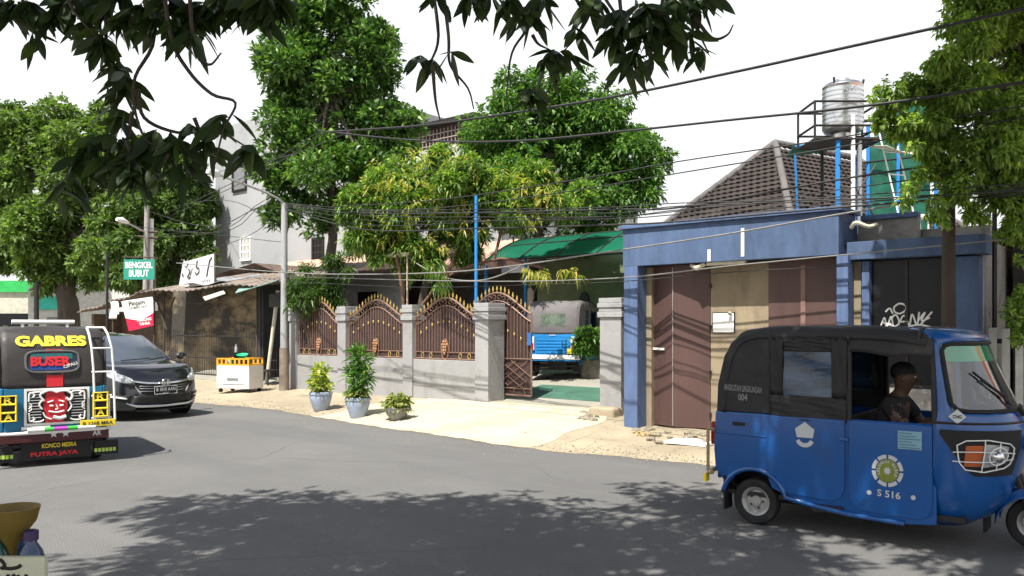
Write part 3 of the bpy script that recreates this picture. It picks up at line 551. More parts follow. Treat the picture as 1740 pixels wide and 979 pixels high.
m = MB(); m.box(xr+.04,xr+1.5,11.965,12.0,1.5,1.56); m.box(xr+.04,xr+1.5,11.965,12.0,.3,.36); m.build('rail', M_dark, wg, True)
# ---------------------------------------------------------------- carport and yard
M_poly = pm('green_polycarbonate', (.02,.19,.12), .3, var=.12, scale=2, bump=.02, spec=.4)
nt_ = M_poly.node_tree; tr_ = nt_.nodes.new('ShaderNodeBsdfTranslucent'); tr_.inputs[0].default_value = (.03,.55,.32,1); mx_ = nt_.nodes.new('ShaderNodeMixShader'); mx_.inputs[0].default_value = .5
pb_ = nt_.nodes['Principled BSDF']; nt_.links.new(pb_.outputs[0], mx_.inputs[1]); nt_.links.new(tr_.outputs[0], mx_.inputs[2]); nt_.links.new(mx_.outputs[0], nt_.nodes['Material Output'].inputs[0])
CV = 15.3; cpx0, cpx1 = S(822,CV), S(1085,CV)
cp = thing('green_carport', 'arched green translucent carport roof on blue posts', 'carport', (cpx0,13.3,.2))
def cpf(x, v): return Vector((x, CV+3.4*v, 3.26+.80*math.sin(math.pi*(.03+.80*v))))
m = MB(); m.grid(lambda u,v: cpf(cpx0+(cpx1-cpx0)*u, v), 8, 18); m.build('roof_sheet', M_poly, cp, True, smooth=True, solid=.01)
m = MB()
for k in range(5): m.tube([cpf(cpx0+(cpx1-cpx0)*k/4, j/12)+Vector((0,0,.012)) for j in range(13)], .022, 6)
for v_ in (0,.25,.5,.75,1): m.tube([cpf(cpx0,v_)+Vector((0,0,.012)), cpf(cpx1,v_)+Vector((0,0,.012))], .02, 6)
m.build('frame', M_dark, cp, True)
for p_, t_ in ((826,CV),(893,CV+1.5)) : m = MB(); x_ = S(p_,t_); m.tube([(x_,t_,.1),(x_,t_,3.25 if t_ < 16 else 3.9)], .04, 8); m.build('post', M_bp, cp, True, smooth=True)
m = MB(); m.tube([(cpx1-.1,18.6,.1),(cpx1-.1,18.6,3.7)], .04, 8); m.build('post', M_bp, cp, True, smooth=True)
m = MB(); x_ = S(809,12.9); m.tube([(x_,12.9,.2),(x_,12.9,Z(809,332,12.9))], .035, 8); o = m.build('blue_pole', M_bp, None, smooth=True); tag(o, 'tall thin blue pole rising above the iron fence', 'pole')
lp = thing('yard_lamp', 'flat topped tube lamp on a thin rusty post', 'lamp', (S(692,12.5),12.5,2.2))
m = MB(); x_ = S(692,12.5); m.tube([(x_,12.5,2.2),(x_,12.5,Z(692,432,12.5))], .022, 7); m.build('post', pm('rusty_white', (.42,.33,.25), .7, var=.35, scale=12), lp, True)
m = MB(); a_ = S(640,12.5); z_ = Z(665,433,12.5); m.box(a_, x_+.04, 12.42,12.6, z_-.03, z_+.03); m.build('lamp_hood', M_cream, lp, True, bevel=.01); m = MB(); m.box(a_+.05, x_-.03, 12.47,12.55, z_-.06, z_-.031); m.build('tube', M_white, lp, True)

M_rendw = pm('grey_white_render', (.34,.35,.365), .88, var=.10, scale=.35, bump=.06, col2=(.26,.265,.28), thr=.60)
M_olive = pm('olive_wall', (.17,.20,.12), .9, var=.15)
ph = thing('courtyard_house', 'single storey house with faded orange tile roof inside the yard', 'house', (S(640,17.5),17.5,.5))
hx0, hx1 = S(375,17.5), S(915,17.5)
M_ptile = pm('faded_orange_tile', (.47,.31,.235), .85, var=.25, scale=5, bump=.15)
m = MB(); m.box(hx0,S(600,17.8),17.8,18,0,3.5); m.box(S(641,17.8),S(680,17.8),17.8,18,0,3.5); m.box(S(600,17.8)+.001,S(641,17.8)-.001,17.8,18,2.9,3.5); m.build('wall', M_rendw, ph, True)
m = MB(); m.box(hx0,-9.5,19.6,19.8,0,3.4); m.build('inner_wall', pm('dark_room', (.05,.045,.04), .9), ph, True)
m = MB(); rz_ = 3.52
def rf(u, v):
    x = hx0-.3+(hx1-hx0+1.0)*u; lift = .0; return Vector((x+(1.8*v*(1-u)), 17.2+3.2*v, rz_+1.0*v+.05*((v*11)%1)*-1+.025*abs(math.sin(x*12))))
m.grid(rf, 420, 22); m.build('roof', M_ptile, ph, True, solid=.03)
m = MB(); m.box(hx0-.3, hx1+.5, 17.14,17.2, 3.36,3.52); m.build('eave_board', pm('eave_brown', (.09,.05,.04), .7), ph, True)
gw = thing('olive_house', 'olive green house wall shaded behind the carport', 'house', (S(980,18.8),18.8,.6))
m = MB(); m.box(-15.2,-5,19.0,19.2,0,3.9); m.build('wall', M_olive, gw, True)
m = MB(); k = PV(993,515,18.98); m.prism([(-.16,-.32),(.16,-.32),(.16,.15),(.1,.27),(0,.32),(-.1,.27),(-.16,.15)], lambda u,v,w_: (k.x+u, w_, k.z+v), 18.95, 18.99); m.build('arched_vent', M_dark, gw, True)
pl = thing('stone_planter', 'low stone planter wall beside the parked blue rickshaw', 'planter', (S(1010,15.2),15.2,.55))
m = MB(); a_ = S(988,15.2); m.box(a_, a_+2.6, 15.0,15.3, .45, 1.0); m.build('stone_wall', pm('rough_stone', (.28,.26,.21), .95, var=.45, scale=5, bump=.6, col2=(.08,.07,.06), thr=.6), pl, True, bevel=.04)

# ---------------------------------------------------------------- tall grey building
VT = 20.
gb = thing('tall_grey_building', 'three storey grey rendered building rising behind the tiled house', 'building', (S(366,VT),VT,0))
bx0, bx1 = S(366,VT), S(590,VT); zt = 10.7
m = MB(); m.box(bx0,bx1,VT,VT+10,0,zt); m.build('wall', M_rendw, gb, True)
m = MB(); m.box(bx1+.002, S(835,VT), VT+.5, VT+9, 0, 7.55); m.build('lower_block', M_rendw, gb, True)
m = MB(); m.box(bx1+.002, S(835,VT), VT+.45, VT+.7, 7.552, 8.0); m.build('parapet', pm('white_parapet', (.55,.55,.55), .8), gb, True)
M_brk = pm('terrace_brick', (.10,.055,.045), .9, var=.3, scale=9)
m = MB(); m.box(S(690,VT+3), S(800,VT+3), VT+3, VT+6, 7.56, 9.6); tr = m.build('terrace_room', M_brk, gb, True); m = MB(); m.box(S(686,VT+2.6), S(806,VT+2.6), VT+2.6, VT+6.3, 9.602, 9.75); m.build('roof', M_dark, tr, True)
m = MB()
for k in range(16): a_ = S(700,VT+2.9)+k*.2; m.box(a_,a_+.03,VT+2.9,VT+2.93,8.1,9.5)
for k in range(6): m.box(S(700,VT+2.9),S(700,VT+2.9)+3.1,VT+2.87,VT+2.9,8.2+k*.22,8.23+k*.22)
m.build('lattice', pm('pale_lattice', (.35,.3,.28), .8), tr, True)
def gwin(x0,x1,y0,y1,pane,frame,bars):
    A_ = PV(x0,y0,VT); B_ = PV(x1,y1,VT); wx0,wx1,wz1,wz0 = A_.x,B_.x,A_.z,Z((x0+x1)/2,y1,VT)
    m = MB(); f = .09
    for b_ in ((wx0-f,wx1+f,VT-.08,VT+.02,wz1,wz1+f),(wx0-f,wx1+f,VT-.08,VT+.02,wz0-f,wz0),(wx0-f,wx0,VT-.079,VT+.02,wz0,wz1),(wx1,wx1+f,VT-.079,VT+.02,wz0,wz1)): m.box(*b_)
    w_ = m.build('window', frame, gb, True); m = MB(); m.box(wx0,wx1,VT-.02,VT-.01,wz0,wz1); m.build('pane', pane, w_, True)
    if bars:
        m = MB()
        for k in range(1,6): x = wx0+(wx1-wx0)*k/6; m.box(x-.025,x+.025,VT-.07,VT-.03,wz0,wz1)
        for k in (1,2): z = wz0+(wz1-wz0)*k/3; m.box(wx0,wx1,VT-.075,VT-.025,z-.025,z+.025)
        m.build('bars', frame, w_, True)
M_gpane = pm('grey_shutter', (.20,.21,.22), .6, var=.1)
gwin(398,418,284,322,M_gpane,M_dark,False); gwin(412,426,407,440,M_dglass,M_white,True); gwin(534,549,408,440,M_dglass,M_dark,True)

# ---------------------------------------------------------------- shack / stall row on the left
M_soot = pm('sooty_plaster', (.30,.24,.15), .92, var=.3, scale=1.2, bump=.15, stretch=(.6,1,1.3), col2=(.045,.04,.035), thr=.47, soft=.09)
M_rust = pm('rusty_sheet', (.20,.165,.14), .85, var=.4, scale=2.5, bump=.2)
VS = 14.; sx0, sx1 = S(268,VS), S(500,VS)
sh = thing('roadside_shack', 'soot stained shack with a low patched sheet roof', 'shack', (sx0,VS,.15))
m = MB(); m.box(sx0,sx1,VS,VS+.2,0,3.0); m.build('wall', M_soot, sh, True); 
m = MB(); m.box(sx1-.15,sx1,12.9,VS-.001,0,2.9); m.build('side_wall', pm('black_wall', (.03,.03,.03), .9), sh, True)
rx0, rx1 = S(262,12.9), S(478,12.9)
m = MB(); m.grid(lambda u,v: Vector((rx0+(rx1-rx0)*u, 12.35+4.1*v+.06*math.sin(u*23), 2.80+.06*u+.83*v+.018*math.sin(u*160)+.05*math.sin(u*11))), 260, 6); m.build('roof', M_rust, sh, True, solid=.02)
m = MB(); m.grid(lambda u,v: Vector((rx0+2+(rx1-rx0-4.5)*u, 12.8+1.2*v, 3.0+.05*math.sin(u*9)+.25*v)), 20, 3); m.build('patch_sheet', M_steel, sh, True, solid=.015)
A = PV(395,492,12.7); B = PV(472,475,12.7)
m = MB(); m.add([PV(400,498,12.0), PV(470,477,12.4), PV(478,474,13.6), PV(420,474,13.6)], [(0,1,2,3)]); m.build('awning', pm('pale_green_sheet', (.25,.42,.36), .5, var=.12), sh, True, solid=.02)
m = MB(); m.add([PV(345,505,12.3), PV(380,494,12.3), PV(383,499,12.25), PV(349,511,12.25)], [(0,1,2,3)]); m.build('loose_board', M_cream, sh, True, solid=.02)
for p_ in (279,437,447): m = MB(); x_ = S(p_,12.9); m.tube([(x_,12.9,.1),(x_,12.9,2.9)], .035, 6); m.build('post', M_bark if p_ != 447 else M_dark, sh, True)
m = MB(); m.tube([PV(283,560,12.9),PV(262,497,12.7)], .03, 6); m.tube([PV(283,540,12.9),PV(297,505,12.9)], .03, 6); m.build('brace', M_bark, sh, True)
m = MB(); m.add([PV(458,500,12.8),PV(476,497,12.8),PV(476,522,12.8),PV(458,522,12.8)], [(0,1,2,3)]); m.build('dark_board', M_dark, sh, True, solid=.03)
m = MB()
for k in range(12): x_ = S(450,13.2)+k*.05; m.tube([(x_,13.2,.1),(x_+.02,13.2,2.4)], .01, 4)
o = thing('back_gable', 'low brown gable roof peeping over the shack', 'roof', (S(400,15.8),15.8,2.5)); mg = MB()
A = PV(330,478,16.2); B = PV(432,447,15.4); Cc = PV(500,474,16.2)
mg.add([A,B,Cc, A+Vector((0,3,0)),B+Vector((0,3,0)),Cc+Vector((0,3,0))], [(0,1,4,3),(1,2,5,4),(0,2,1)]); mg.build('roof_sheet', pm('brown_sheet_roof', (.12,.085,.07), .85, var=.3), o, True)
ifn = thing('iron_railing', 'dark spiked iron railing before the sooty wall', 'railing', (S(285,13.1),13.1,.15))
m = MB(); x0_, x1_ = S(284,13.1), S(470,13.1)
for z in (.3,.8,1.45): m.tube([(x0_,13.1,z),(x1_,13.1,z)], .02, 5)
m.build('rail', M_dark, ifn, True); m = MB()
for k in range(46): x_ = x0_+(x1_-x0_)*k/45; m.tube([(x_,13.1,.2),(x_,13.1,1.6+.05*(k%2))], [.009,.008], 4)
m.build('bars', M_dark, ifn, True)
m = MB(); x_ = S(452,12.7); m.tube([(x_,12.7,.1),(x_+.25,12.9,2.7)], .05, 8); o = m.build('drain_pipe', M_cream, None, smooth=True); tag(o, 'pale plastic pipe leaning beside the street lamp pole', 'pipe')
# left half: lower warung with sloping roof
wr = thing('small_food_stall', 'brown roadside stall under a sagging rusty roof', 'stall', (S(215,14),14,.1))
wx0, wx1 = S(155,13.4), S(268,13.4)
m = MB(); m.grid(lambda u,v: Vector((wx0+(wx1-wx0-.1)*u, 12.9+3.2*v, 2.25+.62*u+.5*v+.02*math.sin(u*90)+.04*math.sin(u*14))), 90, 4); m.build('roof', M_rust, wr, True, solid=.03)
m = MB(); m.box(wx0+.5,wx1-.2,14.2,14.4,0,2.3); m.box(wx0+.5,wx0+.7,13.2,14.19,0,2.2); m.build('wall', pm('brown_board', (.12,.08,.055), .9, var=.3), wr, True)
m = MB(); m.box(wx0+1,wx1-1.6,12.9,13.2,.1,.95); m.build('counter', M_cream, wr, True, bevel=.02)
for p_ in (192,262): m = MB(); x_ = S(p_,13.0); m.tube([(x_,13.0,.1),(x_,13.0,2.6)], .035, 6); m.build('post', M_bark, wr, True)
m = MB(); m.grid(lambda u,v: PV(187+12*u+2*math.sin(v*5), 512+30*v, 12.9)+Vector((0,.05*math.sin(u*9),0)), 8, 8); o = m.build('hanging_cloth', M_white, None, smooth=True, solid=.01); tag(o, 'white cloth hanging at the left end of the stall', 'cloth')
# signs
def cambox(m, x0,y0,x1,y1,t,th): A_ = P(x0,y0,t); B_ = P(x1,y1,t); r_ = Vector((CA,SA,0)); f_ = Vector((-SA,CA,0)); W_ = (B_-A_).dot(r_); H_ = A_.z-B_.z; m.add([A_, A_+r_*W_, A_+r_*W_-Vector((0,0,H_)), A_-Vector((0,0,H_)), A_+f_*th, A_+r_*W_+f_*th, A_+r_*W_+f_*th-Vector((0,0,H_)), A_+f_*th-Vector((0,0,H_))], [(0,1,2,3),(7,6,5,4),(0,4,5,1),(1,5,6,2),(2,6,7,3),(3,7,4,0)])
XR = Vector((CA,SA,0)); UP = Vector((0,0,1))
sg = thing('workshop_sign', 'green workshop sign with white capital lettering', 'sign', P(236,557,25.8))
m = MB(); cambox(m, 210,441,263,475,25.8,.06); m.build('board', pm('sign_green', (.02,.27,.20), .5, var=.1), sg, True)
text('BENGKEL', .86, .20, M_white, P(236,450.5,25.8), XR, UP, parent=sg, world=True, bold=.03); text('BUBUT', .62, .22, M_white, P(236,464.5,25.8), XR, UP, parent=sg, world=True, bold=.03)
m = MB(); m.tube([P(208,437,25.8),P(268,438,25.8)], .02, 5); m.tube([P(264,437,25.8),P(264,500,25.8)], .03, 5); m.build('bracket', M_bark, sg, True)
bn = thing('cloth_banner', 'red and white hanging banner under the stall roof', 'banner', P(235,562,26.))
m = MB(); A,B,Cc,D_ = P(206,512,26.),P(260,504,25.8),P(261,553,25.8),P(219,563,26.)
def quadp(u,v): return (A.lerp(B,u)).lerp(D_.lerp(Cc,u), v)
def bnw(u,v): return quadp(u, v*(.56+.14*math.sin(math.pi*u)))+C(0,-.02)*0
m.grid(bnw, 12, 4); m.build('white_cloth', M_white, bn, True, solid=.008)
m = MB(); m.grid(lambda u,v: quadp(u, (.56+.14*math.sin(math.pi*u))+(1-(.56+.14*math.sin(math.pi*u)))*v), 12, 4); m.build('red_cloth', pm('banner_red', (.55,.01,.06), .6), bn, True, solid=.008)
xb = (B-A).normalized(); yb = (A-D_).normalized(); yb = (yb-xb*yb.dot(xb)).normalized()
text('Pinjam', .56, .19, M_dark, quadp(.48,.15), xb, yb, parent=bn, world=True, bold=.015, off=.02); text('KUR MIKRO KILAT', .66, .07, M_dark, quadp(.5,.28), xb, yb, parent=bn, world=True, bold=.01, off=.02)
text('WARUNG\nTAHRA', .52, .22, M_white, quadp(.66,.80), xb, yb, parent=bn, world=True, bold=.03, off=.02)
bb = thing('faded_signboard', 'large white signboard with faded dark lettering on the shack roof', 'signboard', PV(335,490,13.))
A,B,Cc,D_ = PV(311,446,13.),PV(363,431,13.),PV(363,481,13.),PV(303,491,13.)
m = MB(); m.add([A,B,Cc,D_]+[q_+Vector((0,.06,0)) for q_ in (A,B,Cc,D_)], [(0,3,2,1),(4,5,6,7),(0,1,5,4),(1,2,6,5),(2,3,7,6),(3,0,4,7)]); m.build('board', pm('sun_bleached_white', (.62,.62,.62), .6, var=.06), bb, True)
m = MB()
def st2(pp, r): m.tube(cat([quadp(a_,b_)+Vector((0,-.02,0)) for a_,b_ in pp],4), r, 5)
st2([(.08,.15),(.16,.22),(.20,.10)],.012); st2([(.22,.30),(.30,.42),(.24,.62),(.34,.66)],.015); st2([(.36,.30),(.34,.50),(.30,.72)],.010); st2([(.50,.08),(.49,.34),(.56,.36),(.58,.52),(.50,.58),(.46,.48)],.015); st2([(.96,.12),(.90,.2),(.84,.55),(.82,.75)],.016); st2([(.06,.45),(.10,.55)],.025)
for q_ in range(9):
    if q_ != 4: st2([(.40+.06*q_,.86),(.43+.06*q_,.9)],.014)
m.build('faded_mark', M_dark, bb, True)
m = MB(); m.tube([PV(366,430,13.02),PV(366,500,13.02)], .03, 5); m.build('post', M_bark, bb, True); m = MB(); m.tube([PV(341,440,13.08),PV(341,500,13.08)], .03, 5); m.build('post', M_bark, bb, True)

# ---------------------------------------------------------------- street lamps and poles
sp = thing('street_lamp', 'grey steel street lamp pole in front of the fence', 'street lamp', (S(484,12.0),12.0,.15))
x_ = S(483,12.0); zt_ = Z(484,345,12.0); m = MB(); m.tube([(x_,12.0,.15),(x_,12.0,1.2)], [.125,.115], 14); m.build('base_sleeve', pm('stained_pole_base', (.20,.16,.13), .85, var=.4, scale=4), sp, True, smooth=True)
m = MB(); m.tube([(x_,12.0,1.2),(x_,12.0,2.6),(x_,12.0,zt_)], [.098,.085,.075], 14); m.build('pole', pm('weathered_pole', (.40,.41,.42), .5, .35, var=.15, scale=4, stretch=(1,1,.3), col2=(.22,.19,.17), thr=.6), sp, True, smooth=True)
la = PV(372,297,10.3); lb = PV(352,291,9.8); m = MB(); m.tube(cat([(x_,12.0,zt_-.25),(x_,11.8,zt_+.1),la],5), .03, 8); m.build('arm', M_steel, sp, True, smooth=True)
m = MB(); m.tube([la,la.lerp(lb,.3),lb], [.05,.10,.05], 10); m.build('lamp_head', M_white, sp, True, smooth=True)
sp2 = thing('utility_pole', 'concrete utility pole with lamp behind the green sign', 'utility pole', P(245,557,31))
m = MB(); m.tube([P(245,557,31)-Vector((0,0,1.7)), P(250,350,31)], [.12,.09], 10); m.build('pole', M_cement, sp2, True, smooth=True)
m = MB(); m.tube([P(256,540,31.2)-Vector((0,0,1.2)), P(258,372,31.2)], .07, 8); m.build('conduit', M_white, sp2, True, smooth=True)
m = MB(); m.tube(cat([P(248,395,31),P(230,386,30.5),P(215,378,30)],4), .03, 6); m.build('arm', M_steel, sp2, True); m = MB(); m.tube([P(218,379,30),P(207,374,29.8),P(198,373,29.6)], [.05,.11,.06], 8); m.build('lamp_head', M_white, sp2, True, smooth=True)
m = MB(); m.tube([P(236,392,31),P(268,395,31)], .05, 5); m.tube([P(236,402,31),P(268,405,31)], .05, 5); m.build('crossarm', M_bark, sp2, True)
for (p_,t_,y_,r_,mt,lab) in ((182,27.,428,.045,M_dark,'thin black pole left of the green workshop sign'),(62,40.,480,.12,M_dark,'thick black pole left of the big tree trunk'),):
    m = MB(); a_ = P(p_,HZ,t_); m.tube([(a_.x,a_.y,0), P(p_,y_,t_)], r_, 8); tag(m.build('metal_pole', mt, None, smooth=True), lab, 'pole')
pr = thing('timber_pole', 'dark wooden pole at the right in front of the shop window', 'pole', (S(1612,11.1),11.1,.1))
m = MB(); x_ = S(1612,11.1); m.tube([(x_,11.1,0),(x_,11.1,Z(1612,285,11.1))], [.09,.07], 10); m.build('post', pm('dark_timber', (.06,.045,.035), .9, var=.3), pr, True, smooth=True)

# distant shops on the left
far = thing('far_green_shop', 'distant pale shop with a green fascia at the far left', 'building', P(15,HZ,58))
m = MB(); camprism(m, -38.5,-32.6,58,62,0,4.6); m.build('wall', pm('pale_shop_wall', (.5,.5,.42), .8), far, True); m = MB(); camprism(m, -38.6,-32.9,57.8,58-.01,4.2,5.0); m.build('fascia', pm('shop_green', (.03,.42,.10), .6), far, True)
m = MB(); camprism(m, -38,-33.2,57.9,57.95,1.3,2.7); m.build('shop_window', M_dglass, far, True)
far2 = thing('far_white_shop', 'distant white shop with a turquoise sign behind the big tree', 'building', P(90,HZ,55))
m = MB(); camprism(m, -32.3,-24.5,55,60,0,4.4); m.build('wall', pm('white_shop_wall', (.62,.62,.60), .8), far2, True); m = MB(); camprism(m, -31.8,-29.9,54.8,54.95,2.9,3.8); m.build('sign_board', pm('turquoise_sign', (.05,.55,.45), .6), far2, True)
m = MB(); camprism(m, -31.0,-29.0,54.9,54.97,.2,2.4); m.build('door', M_gpane, far2, True)

# ---------------------------------------------------------------- pots
def pot(name, loc, prof, mat, label):
    t = thing(name, label, 'potted plant', loc, 0, 'potted plants on the pavement'); m = MB(); m.lathe(prof, 28); m.build('pot', mat, t, smooth=True); m = MB(); r_ = prof[-3][0]-.03; m.lathe([(.01,prof[-1][1]-.05),(r_*.9,prof[-1][1]-.05),(r_*.9,prof[-1][1]-.045),(.01,prof[-1][1]-.04)], 16); m.build('soil', M_bark, t); return t
M_pot = pm('blue_grey_pot', (.30,.36,.48), .55, var=.12, scale=6, bump=.03, spec=.5); M_pot2 = pm('dark_grey_pot', (.20,.20,.20), .7, var=.2, scale=7)
def pz_(px,py): 
    c = PZ(px,py,.06); return Vector((c.x,c.y,gz(c.x,c.y)))
bigp = [(.01,0),(.13,0),(.15,.03),(.205,.2),(.225,.28),(.215,.31),(.235,.325),(.235,.365),(.215,.375),(.2,.36)]
p1 = pot('potted_plant', pz_(545,696), bigp, M_pot, 'yellow green variegated plant in a blue grey pot nearest the lamp pole')
p2 = pot('potted_plant', pz_(608,708), bigp, M_pot, 'tall leafy green plant in a blue grey pot, middle of the three pots')
p3 = pot('potted_plant', pz_(675,715), [(.01,0),(.08,0),(.10,.015),(.18,.1),(.225,.19),(.235,.22),(.24,.235),(.225,.24),(.21,.22)], M_pot2, 'low pale green plant spilling from a dark bowl shaped pot')
def bush(parent, c, cl, n, per, L, W, mat, nm='foliage', **k):
    B_, D__ = clump_leaves([(Vector(c)+Vector(a_[:3]), a_[3],a_[3],a_[4]) for a_ in cl], n, per, L, lump=False, shell=.3, **{q_:k[q_] for q_ in k if q_ in ('updir','spread')})
    return leaves(nm, B_, D__, L, W, mat, parent, seg=2, droop=k.get('droop',.45), up=.5)
L_var = leafm('variegated_leaf', (.12,.20,.03), (.30,.36,.06), (.55,.50,.18)); L_grn = leafm('pot_leaf', (.03,.09,.02), (.07,.17,.03), (.16,.27,.05)); L_pale = leafm('pale_pot_leaf', (.09,.13,.03), (.24,.27,.08), (.45,.42,.18))
a_ = p1.location; bush(p1, a_, [(0,0,.56,.19,.2),(-.05,.02,.78,.16,.12),(.06,0,.5,.2,.1)], 130, 3, .17, .06, L_var, updir=.9)
a_ = p2.location; bush(p2, a_, [(0,0,.55,.16,.12),(.0,0,.8,.2,.2),(.05,0,1.1,.17,.22),(-.15,0,.75,.14,.15),(.2,0,.7,.12,.15)], 230, 3, .19, .038, L_grn, updir=.8); bush(p2, a_, [(0,-.05,.42,.2,.1)], 80, 3, .10, .045, L_pale)
m = MB()
for k in range(5): m.tube(cat([a_+Vector((.02*k-.04,0,.3)), a_+Vector((.05*k-.1,.02*k,.7)), a_+Vector((.09*k-.2,.02,1.05))],3), .009, 5)
m.build('stem', M_bark, p2, True)
a_ = p3.location; bush(p3, a_, [(0,0,.32,.2,.12),(-.1,0,.28,.14,.1),(.12,0,.3,.14,.1)], 170, 3, .13, .055, L_pale, updir=.5)
# straggly weed by the wall
wd = thing('wall_weed', 'straggly thin weed growing at the wall between the first two pots', 'plant', pz_(570,672)); a_ = wd.location; bush(wd, a_, [(0,0,.5,.25,.5),(-.1,0,1.1,.2,.3)], 90, 2, .10, .02, L_grn, updir=.4)
m = MB(); [m.tube(cat([a_, a_+Vector((k*.08,0,.6)), a_+Vector((k*.14-.1,0,1.3))],3), .006, 4) for k in (-1,0,1)]; m.build('stem', M_bark, wd, True)

# ---------------------------------------------------------------- white vendor cart by the shack
cz = PZ(408,673,.02); ct = thing('vendor_cart', 'white box cart with an orange slatted rail on the pavement', 'cart', (cz.x,cz.y,gz(cz.x,cz.y)+.004), R(20))
M_cartw = pm('scuffed_white', (.66,.65,.62), .5, var=.05, scale=4, col2=(.3,.28,.25), thr=.68, soft=.03)
m = MB(); m.box(-.48,.48,-.28,.28,.1,.66); m.build('box', M_cartw, ct, bevel=.012); M_org = pm('orange_paint', (.75,.36,.02), .5, var=.08)
m = MB(); 
for (a0,a1,b0,b1) in ((-.48,.48,-.28,-.26),(-.48,.48,.26,.28),(-.48,-.46,-.259,.259),(.46,.48,-.259,.259)): m.box(a0,a1,b0,b1,.665,.70); m.box(a0,a1,b0,b1,.81,.84)
for k in range(8): xx = -.48+k*.13; m.box(xx,xx+.045,-.279,-.262,.702,.808); m.box(xx,xx+.045,.262,.279,.702,.808)
for k in range(4): yy = -.25+k*.14; m.box(-.479,-.462,yy,yy+.05,.702,.808)
m.build('rail', M_org, ct)
m = MB(); m.box(-.16,.16,-.288,-.281,.3,.36); m.box(-.3,.34,-.286,-.281,.2,.215); m.build('latch_panel', M_gpane, ct)
for k in (-.4,.4):
    for j in (-.22,.22): m = MB(); m.lathe([(.01,-.02),(.05,-.02),(.05,.02),(.01,.02)], 14, Matrix.Translation((k,j,.05)) @ Matrix.Rotation(R(90),4,'X')); m.build('wheel', M_black, ct)
cp_ = parent_matrix(ct)
st_ = thing('camping_stove', 'small dark stove on the white cart', 'stove', cp_ @ Vector((.02,0,.665))); m = MB(); m.box(-.2,.18,-.14,.14,0,.14); m.box(-.15,-.13,-.1,.1,.14,.3); m.build('body', M_dark, st_, bevel=.01); m = MB(); m.lathe([(.05,.0),(.09,.0),(.09,.02),(.05,.02)], 14, Matrix.Translation((.05,0,.145))); m.build('burner', M_steel, st_)
o = MB(); o.lathe([(.05,0),(.09,.02),(.14,.09),(.145,.095),(.13,.09),(.08,.03),(.01,.02)], 20); o = o.build('plastic_basin', pm('green_plastic', (.02,.42,.20), .35, bump=0), None, smooth=True); o.location = cp_ @ Vector((.07,0,.665+.17)); o.rotation_euler = (R(10),R(8),0); tag(o, 'green plastic basin on the stove of the white cart', 'basin')
o = MB(); o.lathe([(.01,0),(.035,0),(.035,.12),(.015,.16),(.015,.2),(.01,.2)], 12); o = o.build('water_bottle', M_steel, None, smooth=True); o.location = cp_ @ Vector((-.12,.0,.665+.31)); tag(o, 'pale bottle beside the green basin on the cart', 'bottle')
o = MB(); o.ball((0,0,.07), .13,.11,.08, 10,6,.12); o = o.build('cloth_bundle', M_gpane, None, smooth=True); o.location = cp_ @ Vector((-.3,0,.665)); tag(o, 'grey cloth bundle on the left of the white cart', 'bundle')
m = MB(); m.box(-.3,.3,-.2,.2,.36,.4)
for a0 in (-.29,.26):
    for b0 in (-.19,.16): m.box(a0,a0+.03,b0,b0+.03,0,.36)
o = m.build('low_table', M_dark, None); c = PV(455,HZ,12.55); o.location = (c.x,c.y,.19); tag(o, 'small dark table behind the white cart by the lamp pole', 'table')

# ---------------------------------------------------------------- fuel seller's box at the near left
fb = thing('fuel_stand', 'cream plywood stand with black handwriting at the near left', 'stand', C(-1.85,2.85,0))
M_ply = pm('cream_ply', (.55,.56,.42), .6, var=.1, scale=5, col2=(.38,.38,.27), thr=.62)
m = MB(); camprism(m, -2.3,-1.475,2.60,2.62,.42,.975); camprism(m, -1.495,-1.475,2.621,3.1,.42,.70); camprism(m, -2.3,-1.496,2.621,3.1,.42,.45); camprism(m, -2.3,-1.496,3.08,3.1,.451,.70); m.build('box', M_ply, fb, True)
for X in (-2.28,-1.53):
    for Y in (2.64,3.02): m = MB(); camprism(m, X,X+.04,Y,Y+.04,0,.419); m.build('leg', M_ply, fb, True)
m = MB(); camprism(m, -2.295,-1.5,2.625,3.07,.70,.715); m.build('shelf', M_ply, fb, True)
tq = 2.6; m = MB()
for pp in ([(0,950),(6,956),(8,962),(2,966)],[(6,965),(18,966),(30,964),(36,960)],[(-3,978),(6,990)],[(14,976),(14,990)],[(22,976),(26,982),(22,990)],[(30,977),(36,990)],[(45,976),(43,988)]):
    m.tube(cat([P(a0,b0,tq) for a0,b0 in pp],4), [.006]*(4*(len(pp)-1)+1), 5)
m.build('handwriting', M_black, fb, True)
def bottle(px, t, label, mat):
    c = C((px-CX)/F*t, t, .715); o = thing('water_bottle', label, 'bottle', c); k = 1.32
    m = MB(); m.lathe([(.005,0),(.034*k,0),(.036*k,.02),(.036*k,.06),(.033*k,.07),(.036*k,.08),(.036*k,.19),(.034*k,.21),(.026*k,.25),(.014*k,.275),(.013*k,.29),(.005,.29)], 20); m.build('bottle_body', mat, o, smooth=True)
    m = MB(); m.lathe([(.002,.285),(.017*k,.285),(.017*k,.315),(.013*k,.318),(.002,.318)], 14); m.build('cap', pm('purple_cap', (.05,.03,.10), .5), o, smooth=True); return o
M_bb = pm('blue_bottle', (.03,.08,.22), .08, var=.3, scale=12, bump=.03, spec=.7, trans=.5); M_gb = pm('green_bottle', (.05,.16,.13), .1, var=.2, bump=0, spec=.7, trans=.5)
bottle(53, 2.72, 'blue plastic fuel bottle right of the funnel', M_bb); bottle(-6, 2.72, 'green tinted bottle at the left picture edge', M_gb); bottle(38, 2.9, 'dark bottle standing behind the blue one', M_bb)
c = C((20-CX)/F*2.74, 2.74, .715); fn = thing('fuel_funnel', 'large yellow plastic funnel set in a bottle on the stand', 'funnel', c)
